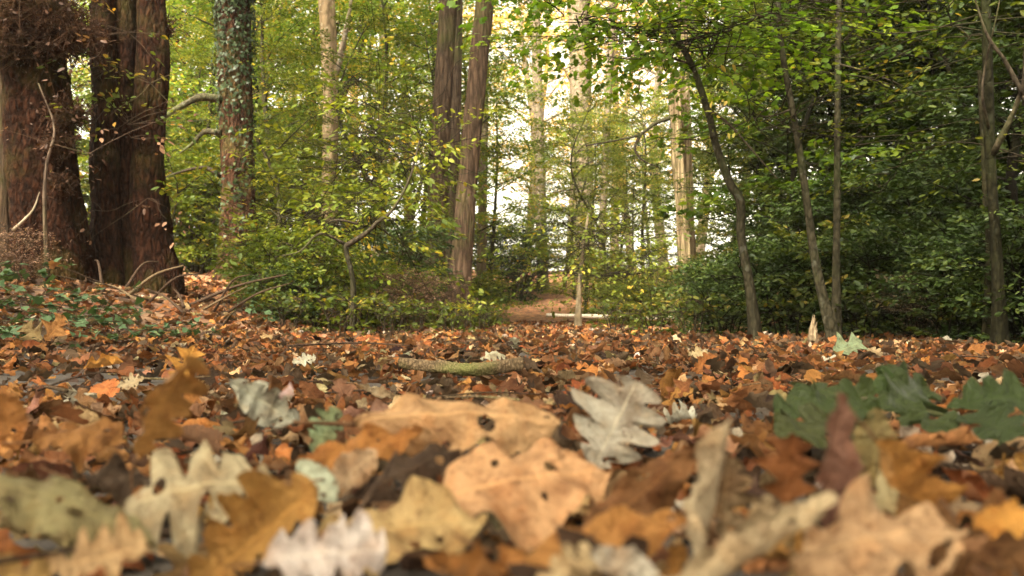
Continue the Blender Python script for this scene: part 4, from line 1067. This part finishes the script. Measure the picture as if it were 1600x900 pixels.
spray_crown(s1, bs1, [[(1090, 70, 5.6), (1040, 10, 5.6), (980, -15, 5.4), (900, -15, 5.2), (850, 0, 5.2)], [(1080, 70, 5.6), (1000, 50, 5.5), (900, 25, 5.4)],
                      [(1090, 110, 5.6), (1130, 60, 5.4), (1200, 20, 5.3), (1270, -10, 5.3)], [(900, -60, 5.2), (1050, -80, 5.4), (1250, -100, 5.2)]], 'lf_maple', 48, 1, ls=.046, spread=.26, zs=.2, nl=20, col=(1.3, 1.3, 1))
spray_crown(s2, bs2, [[(1225, 60, 5.4), (1180, 20, 5.2), (1150, 60, 5)], [(1240, 190, 5.4), (1190, 190, 5.3), (1150, 180, 5.2)], [(1215, 0, 5.4), (1300, -60, 5.4), (1360, 20, 5.4)]], 'lf_green', 14, 2, ls=.040, T=LT, FF=LF, spread=.3, nl=18, col=(.8, .8, .8))
spray_crown(s3, bs3, [[(1310, 60, 5.9), (1350, 110, 5.8), (1440, 150, 5.6)], [(1310, -40, 5.9), (1400, -20, 5.7), (1480, 30, 5.4)], [(1308, 200, 5.9), (1350, 240, 6), (1400, 280, 6)]], 'lf_green', 14, 3, ls=.040, T=LT, FF=LF, spread=.35, nl=18, col=(.8, .8, .8))
spray_crown(s4, bs4, [[(1550, 60, 4.7), (1480, 40, 4.8), (1420, 80, 4.9)], [(1560, 240, 4.7), (1600, 250, 4.7), (1680, 200, 4.7)]], 'lf_green', 10, 4, ls=.040, T=LT, FF=LF, spread=.32, nl=18, col=(.7, .7, .7))
spray_crown(tk, bk, [[(560, 360, 8.8), (600, 330, 8.7), (650, 240, 8.5), (660, 170, 8.5)], [(540, 370, 8.8), (480, 340, 8.6), (430, 360, 8.5)], [(580, 300, 8.8), (560, 240, 8.8), (600, 180, 8.8)]], 'lf_green', 60, 5, ls=.065, T=LT, FF=LF, spread=.38, zs=.8, nl=18, col=(1.4, 1.35, 1))
spray_crown(tg, bg_, [[(906, 440, 11), (900, 380, 10.9), (880, 340, 10.8)], [(912, 380, 11), (960, 350, 10.8), (1010, 370, 10.6)], [(908, 430, 11), (980, 430, 10.7), (1040, 420, 10.5)]], 'lf_green', 50, 6, ls=.055, T=LT, FF=LF, spread=.35, zs=.6, col=(1.3, 1.25, 1))

# fallen log, splintered stump, branch pile
g = Geo(); c = ray(950, 498, 15)
c[2] = float(terrain(c[0], 15)) + .13
P = smooth_path([(-.95, .25, .02), (-.3, .05, .0), (.5, -.1, -.02), (1.0, -.15, -.03)], 16)
tube(g, P, np.linspace(.032, .045, 16), 10, tint=0, dis=lambda th, t_, z: 1 + .12 * np.sin(2 * th + 9 * t_))
tag(g.obj('fallen_log', M['wood_pale'], loc=c), 'bleached pale fallen log lying at the far end of the path', 'log')
g = Geo(); c = ray(1270, 527, 5.3); c[2] = float(terrain(c[0], 5.3))
t = empty('splintered_stump', c)
tube(g, [(0, 0, -.05), (.0, 0, .03), (.01, 0, .08)], [.035, .028, .014], 9, tint=0)
for k in range(7):
    a_ = k * .9; d = np.array([math.cos(a_) * .014, math.sin(a_) * .012, 0])
    tube(g, np.array([(0, 0, .02), (0, 0, .07), (.01, 0, .11 + .02 * (k % 3))]) + d, [.012, .008, .0015], 5, tint=0)
g.obj('splinters', M['bark_dead'], t)
tag(t, 'small splintered broken stump sticking out of the litter between the saplings', 'stump')
r = np.random.default_rng(21)
for k in range(16):
    px, D = r.uniform(130, 370), r.uniform(6.4, 7.4); x = (px - 800) / F * D; z = float(terrain(x, D))
    a_ = r.uniform(-1.2, 1.2) + (math.pi if k % 2 else 0); L = r.uniform(.3, .75); rise = r.uniform(.02, .3)
    g = Geo(); P = smooth_path([(0, 0, .02), (math.cos(a_) * L * .5, math.sin(a_) * L * .3, rise * .7 + r.normal(0, .03)), (math.cos(a_) * L, math.sin(a_) * L * .6, rise)], 10)
    tube(g, P, np.linspace(.011, .004, 10) * r.uniform(.6, 1.4), 6, tint=0)
    o = g.obj('fallen_branch', M['bark_stick'] if k % 5 == 0 else M['twig'], loc=(x, D, z))
    tag(o, None, 'branch', 'broken branches at the foot of the wide trunk')
    items_b = globals().setdefault('items_b', []); items_b.append((o, x, D, ('mossy ' if k % 5 == 0 else 'brown ') + ('long ' if L > .5 else 'short ') + ('raised' if rise > .15 else 'flat') + ' broken branch'))
auto_labels(items_b, [l for l in TREE_LM if l[1] < 12 and l[0] < -2], None)

# ferns
def fern_mesh(seed, n=14, L0=.6):
    r = np.random.default_rng(seed); g = Geo(); O, A, Nn, Sz, Tt = [], [], [], [], []
    gs = Geo()
    for k in range(n):
        az = k * 2.4 + r.uniform(-.3, .3); L = L0 * r.uniform(.7, 1.1)
        t_ = np.linspace(0, 1, 44); up = r.uniform(1.0, 1.6)
        P = np.stack([np.cos(az) * L * t_ * .85, np.sin(az) * L * t_ * .85, L * (up * t_ - .75 * t_ ** 2.2)], 1)
        tube(gs, P, np.linspace(.003, .001, 44), 3, tint=0, cap=False)
        T_ = np.gradient(P, axis=0); T_ /= np.linalg.norm(T_, axis=1)[:, None]
        sd = np.cross(T_, [0, 0, 1.0]); sd /= np.linalg.norm(sd, axis=1)[:, None]
        for s_ in (-1, 1):
            O.append(P[3:]); A.append(sd[3:] * s_ + T_[3:] * .4); Nn.append(np.cross(sd, T_)[3:] + r.normal(0, .15, (41, 3)))
            Sz.append(L * .17 * np.sin(math.pi * np.linspace(.25, .97, 41)) ** .8); Tt.append(np.full(41, np.clip(r.normal(.5, .2), 0, 1)))
    T = LT * [1, .3, 1]
    leaves_into(g, np.concatenate(O), np.concatenate(A), np.concatenate(Nn), np.concatenate(Sz), np.concatenate(Tt), T, LF)
    return gs.mesh('fern_stems', M['twig']), g.mesh('fern_fronds', M['lf_fern'])
FERN = [fern_mesh(1), fern_mesh(2)]
fi = []
for k, (px, D, s) in enumerate([(680, 9.2, .4), (705, 10.0, .45), (745, 10.5, .45), (640, 9.4, .35), (768, 11.5, .45)]):
    x = (px - 800) / F * D
    o = empty('fern', (x, D, float(terrain(x, D))), k * 1.3); o.scale = (s, s, s * 1.15)
    for nm, me in zip(('stems', 'fronds'), FERN[k % 2]):
        c = bpy.data.objects.new(nm, me); COL.objects.link(c); c.parent = o
    tag(o, None, 'fern', 'ferns beside the path'); fi.append((o, x, D, ('small' if s < .45 else 'spreading') + ' pale green fern'))

# ---------------------------------------------------------------- understory, shrubs and far trees, by photo column and distance
D_ = {'shrub_s': 'green leafy shrub', 'shrub_t': 'dark glossy shrub', 'low_plant': 'low green leafy plant', 'under_a': 'yellow-green understory tree', 'under_b': 'mid green understory tree', 'maple_u': 'bright green young maple', 'holly': 'dark evergreen holly', 'shrub_a': 'yellow-green leafy shrub',
      'shrub_b': 'green leafy shrub', 'shrub_c': 'dark glossy shrub', 'dead_shrub': 'withered brown shrub', 'tall_g': 'tall green-leaved tree', 'tall_o': 'tall thin orange-leaved autumn tree',
      'tall_y': 'tall yellowing tree', 'bramble': 'trailing bramble'}
vi = []
def V(key, px, D, s=1.0, tint=(1, 1, 1), sz=1.0):
    if key in ('shrub_a', 'shrub_b') and s <= .28: key, s = 'low_plant', s / .22
    elif key in ('shrub_a', 'shrub_b') and s <= .62: key, s = 'shrub_s', s / .55
    elif key == 'shrub_c' and s <= .62: key, s = 'shrub_t', s / .55
    if px > 1140: tint = tuple(c_ * (.72 if tint == (1, 1, 1) else .85) for c_ in tint)  # leaf colour darkened on the right, painting in the shade there
    if key == 'low_plant': tint = tuple(c_ * .75 for c_ in tint)
    grp = {'tree': 'trees of the undergrowth', 'shrub': 'shrubs under the trees', 'bramble': 'brambles on the bank'}['bramble' if key == 'bramble' else 'shrub' if ('shrub' in key or key == 'low_plant') else 'tree']
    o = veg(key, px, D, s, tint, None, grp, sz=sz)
    vi.append((o, o.location.x, D, D_[key])); return o
lt, shady, yl = (1.3, 1.3, 1.0), (.6, .62, .5), (1.35, 1.38, 1.15)  # the darkest tint paints right-hand shade into the leaf colour
# left and middle
for a_ in [('under_a', 30, 13, 1.0), ('under_a', 300, 14, 1.0, yl), ('under_a', 262, 17, 1.1, yl), ('under_a', 120, 15, 1.1), ('under_a', 330, 19, 1.2, yl), ('under_a', 440, 14, .95, yl), ('under_a', 480, 17, 1.1, yl),
           ('under_b', 430, 12, .62, lt), ('under_a', 560, 15.5, 1.0, yl), ('under_b', 590, 12.5, .72, lt), ('under_a', 640, 17, 1.1, yl), ('under_b', 640, 14.5, .8, lt), ('under_b', 500, 12.4, .42, lt),
           ('under_a', 700, 18, 1.1, yl), ('under_a', 760, 20, .9, yl), ('shrub_b', 290, 13, 1.2, lt), ('shrub_b', 330, 14.5, 1.4, lt), ('shrub_a', 250, 15, 1.6), ('shrub_b', 440, 17, 1.6, lt), ('under_a', 330, 15, .7, yl), ('shrub_b', 5, 14, 1.6), ('under_a', 880, 27, .9, yl), ('under_a', 960, 25, .8, yl), ('under_a', 1020, 28, 1.0, yl), ('under_b', 1060, 19, .7, lt), ('under_a', 840, 31, .8, yl), ('tall_y', 340, 26, 1.0, yl), ('tall_y', 150, 24, .9, yl), ('tall_y', 480, 28, 1.0, yl), ('tall_o', 590, 27, 1.0), ('tall_y', 640, 30, .9, yl),
           ('tall_o', 430, 34, 1.1), ('tall_o', 540, 38, 1.2), ('tall_o', 250, 36, 1.1), ('tall_o', 700, 36, 1.1), ('tall_y', 60, 30, 1.1, yl), ('tall_y', 400, 22, .8, yl), ('tall_y', 570, 21, .7, yl), ('under_a', 400, 16, 1.1, yl), ('under_a', 610, 20, 1.2, yl), ('under_a', 530, 19, 1.2, yl), ('under_a', 200, 19, 1.2, yl), ('under_a', 700, 24, 1.2, yl),
           ('tall_o', 850, 46, 1.1), ('tall_o', 820, 34, .9, (1.2, 1.15, 1)), ('tall_o', 960, 33, .9, (1.2, 1.15, 1)), ('tall_o', 890, 38, 1.1, (1.2, 1.15, 1)),  ('tall_o', 990, 40, 1.0), ('tall_o', 1040, 30, .9), ('tall_o', 1090, 36, 1.1), ('tall_y', 1130, 24, .85, lt), ('under_b', 915, 21, .8, lt), ('under_b', 940, 19, .8, lt), ('under_b', 900, 25, .9, lt),
           ('under_b', 985, 16, .5, lt), ('shrub_c', 803, 25, 1.15, (.8, .8, .8)), ('shrub_c', 790, 26.5, 1.3, (.8, .8, .8)), ('under_b', 1010, 21, .9, lt),
           # right
           ('under_b', 1160, 15.5, .8), ('under_b', 1165, 11.5, .5), ('holly', 1190, 10.5, .7), ('under_b', 1240, 9.6, .62, shady), ('under_b', 1330, 10, .8, shady), ('under_b', 1400, 9.8, .8, shady), ('under_b', 1490, 9.4, .8, shady), ('under_b', 1590, 8.8, .75, shady), ('under_b', 1230, 11.5, .8), ('under_b', 1200, 15, 1.1), ('holly', 1290, 9.5, .8), ('under_b', 1350, 11, .9),
           ('maple_u', 1290, 8.5, .8, shady), ('under_b', 1450, 12, .95), ('holly', 1450, 8.2, .8), ('under_b', 1540, 8, .8, shady), ('holly', 1600, 7.2, .9), ('holly', 1640, 6, .8), ('maple_u', 1470, 7.6, .75, shady),
           ('holly', 1380, 13, 1.2), ('tall_g', 1300, 20, .9), ('tall_g', 1450, 18, .9), ('under_b', 1620, 11, 1.3), ('under_b', 1400, 15, 1.5), ('under_b', 1250, 17, 1.5), ('tall_g', 1230, 26, 1.0), ('tall_g', 1680, 9, .75), ('tall_g', 1480, 12.5, .8), ('tall_g', 1850, 6, .7), ('under_b', 1500, 12, 1.1), ('under_b', 1300, 14, 1.2), ('under_b', 1700, 8, 1)]:  # the nearest tall_g trees are added to shade this side
    V(*a_)
# the wood goes on behind: unseen trees added to shade the near floor
for k_, (x_, y_, s_) in enumerate([(-3.4, -4.6, .85), (.8, -6.5, .85), (4.5, -3.5, .8), (-7.5, -1.0, .8), (-6.5, -8.0, .95)]):
    o = empty('tall_tree', (x_, y_, float(terrain(x_, y_))), k_ * 1.7); o.scale = (s_,) * 3
    for nm, me in zip(('trunk', 'crown'), CROWN['tall_g']):
        c = bpy.data.objects.new(nm, me); COL.objects.link(c); c.parent = o; c.color = (1, 1, 1, 1)
    tag(o, ['tall green tree close behind the camera position', 'tall green tree furthest behind the camera position', 'tall green tree behind and right of the camera', 'tall green tree beside the bank, left of the camera', 'tallest green tree behind the camera on the left', 'shorter green tree with a low crown just behind the camera'][k_], 'tree', 'trees of the undergrowth')
# shrubs
for a_ in [('shrub_b', 430, 8.6, .5, lt), ('shrub_b', 480, 8.4, .48, lt), ('shrub_b', 505, 9.2, .42, lt), ('shrub_c', 450, 8.1, .34), ('shrub_b', 410, 9.6, .4, lt), ('shrub_b', 575, 9.6, .4, lt), ('dead_shrub', 620, 9.4, .55),
           ('shrub_b', 640, 10.4, .4, lt), ('shrub_c', 590, 11, .75), ('dead_shrub', 665, 9.8, .5), ('shrub_b', 555, 8.2, .26, lt), ('shrub_a', 610, 8.4, .22), ('shrub_b', 530, 7.4, .24, lt), ('shrub_b', 650, 8.4, .2, lt), ('shrub_b', 725, 9.6, .22, lt), ('shrub_b', 765, 10.4, .2, lt), ('shrub_b', 705, 7.6, .18, lt), ('shrub_b', 610, 7.3, .2), ('shrub_b', 450, 7.4, .2), ('shrub_b', 745, 8.2, .2, lt), ('shrub_b', 960, 8.0, .2), ('shrub_b', 1020, 7.6, .2), ('shrub_b', 1080, 7.2, .22), ('shrub_b', 1130, 6.5, .18, shady), ('shrub_b', 1230, 6.3, .2, shady), ('shrub_b', 1350, 5.9, .2, shady), ('shrub_b', 1480, 5.3, .18, shady), ('shrub_c', 625, 12, .6), 
           ('shrub_b', 730, 15, .5, lt), ('shrub_b', 945, 18, .6, lt), ('shrub_b', 765, 17, .45, lt), ('dead_shrub', 20, 6.6, .35),
           ('shrub_b', 985, 12, .35), ('shrub_b', 1025, 11, .42), ('shrub_c', 1115, 10, .45), ('shrub_b', 970, 13.5, .4, lt), ('shrub_b', 1010, 15.5, .5, lt), ('shrub_c', 1130, 7.8, .42), ('shrub_c', 1210, 7.4, .5), ('shrub_c', 1110, 8.3, .3), ('shrub_c', 1260, 7.4, .5), ('shrub_b', 1340, 6.9, .5, shady),
           ('shrub_c', 1380, 6.6, .5), ('dead_shrub', 1440, 5.9, .4, (.5, .62, .5)), ('shrub_c', 1480, 6.3, .55), ('shrub_c', 1530, 5.6, .42), ('shrub_c', 1590, 5.2, .45), ('shrub_c', 1650, 4.9, .5), ('shrub_c', 1310, 8, .7), ('shrub_c', 1430, 7.5, .8), ('shrub_c', 1550, 7, .9)]:
    V(*a_)
for px, D, s in [(10, 3.6, .36), (85, 4.4, .4), (150, 4.8, .4), (215, 4.4, .3), (60, 5.2, .45), (130, 5.6, .42), (-50, 4.6, .5), (300, 4.9, .3), (20, 6.0, .5), (395, 7.6, .4)]:
    V('bramble', px, D, s)
auto_labels(vi + fi, TREE_LM, None)
for o in SC.objects:       # a label stays within sixteen words
    l_ = o.get('label')
    if l_ and len(l_.split()) > 16: o['label'] = l_.replace(' understory', '').replace(' the ', ' ', 1)
for o, *_ in vi + fi:
    assert o.get('label')
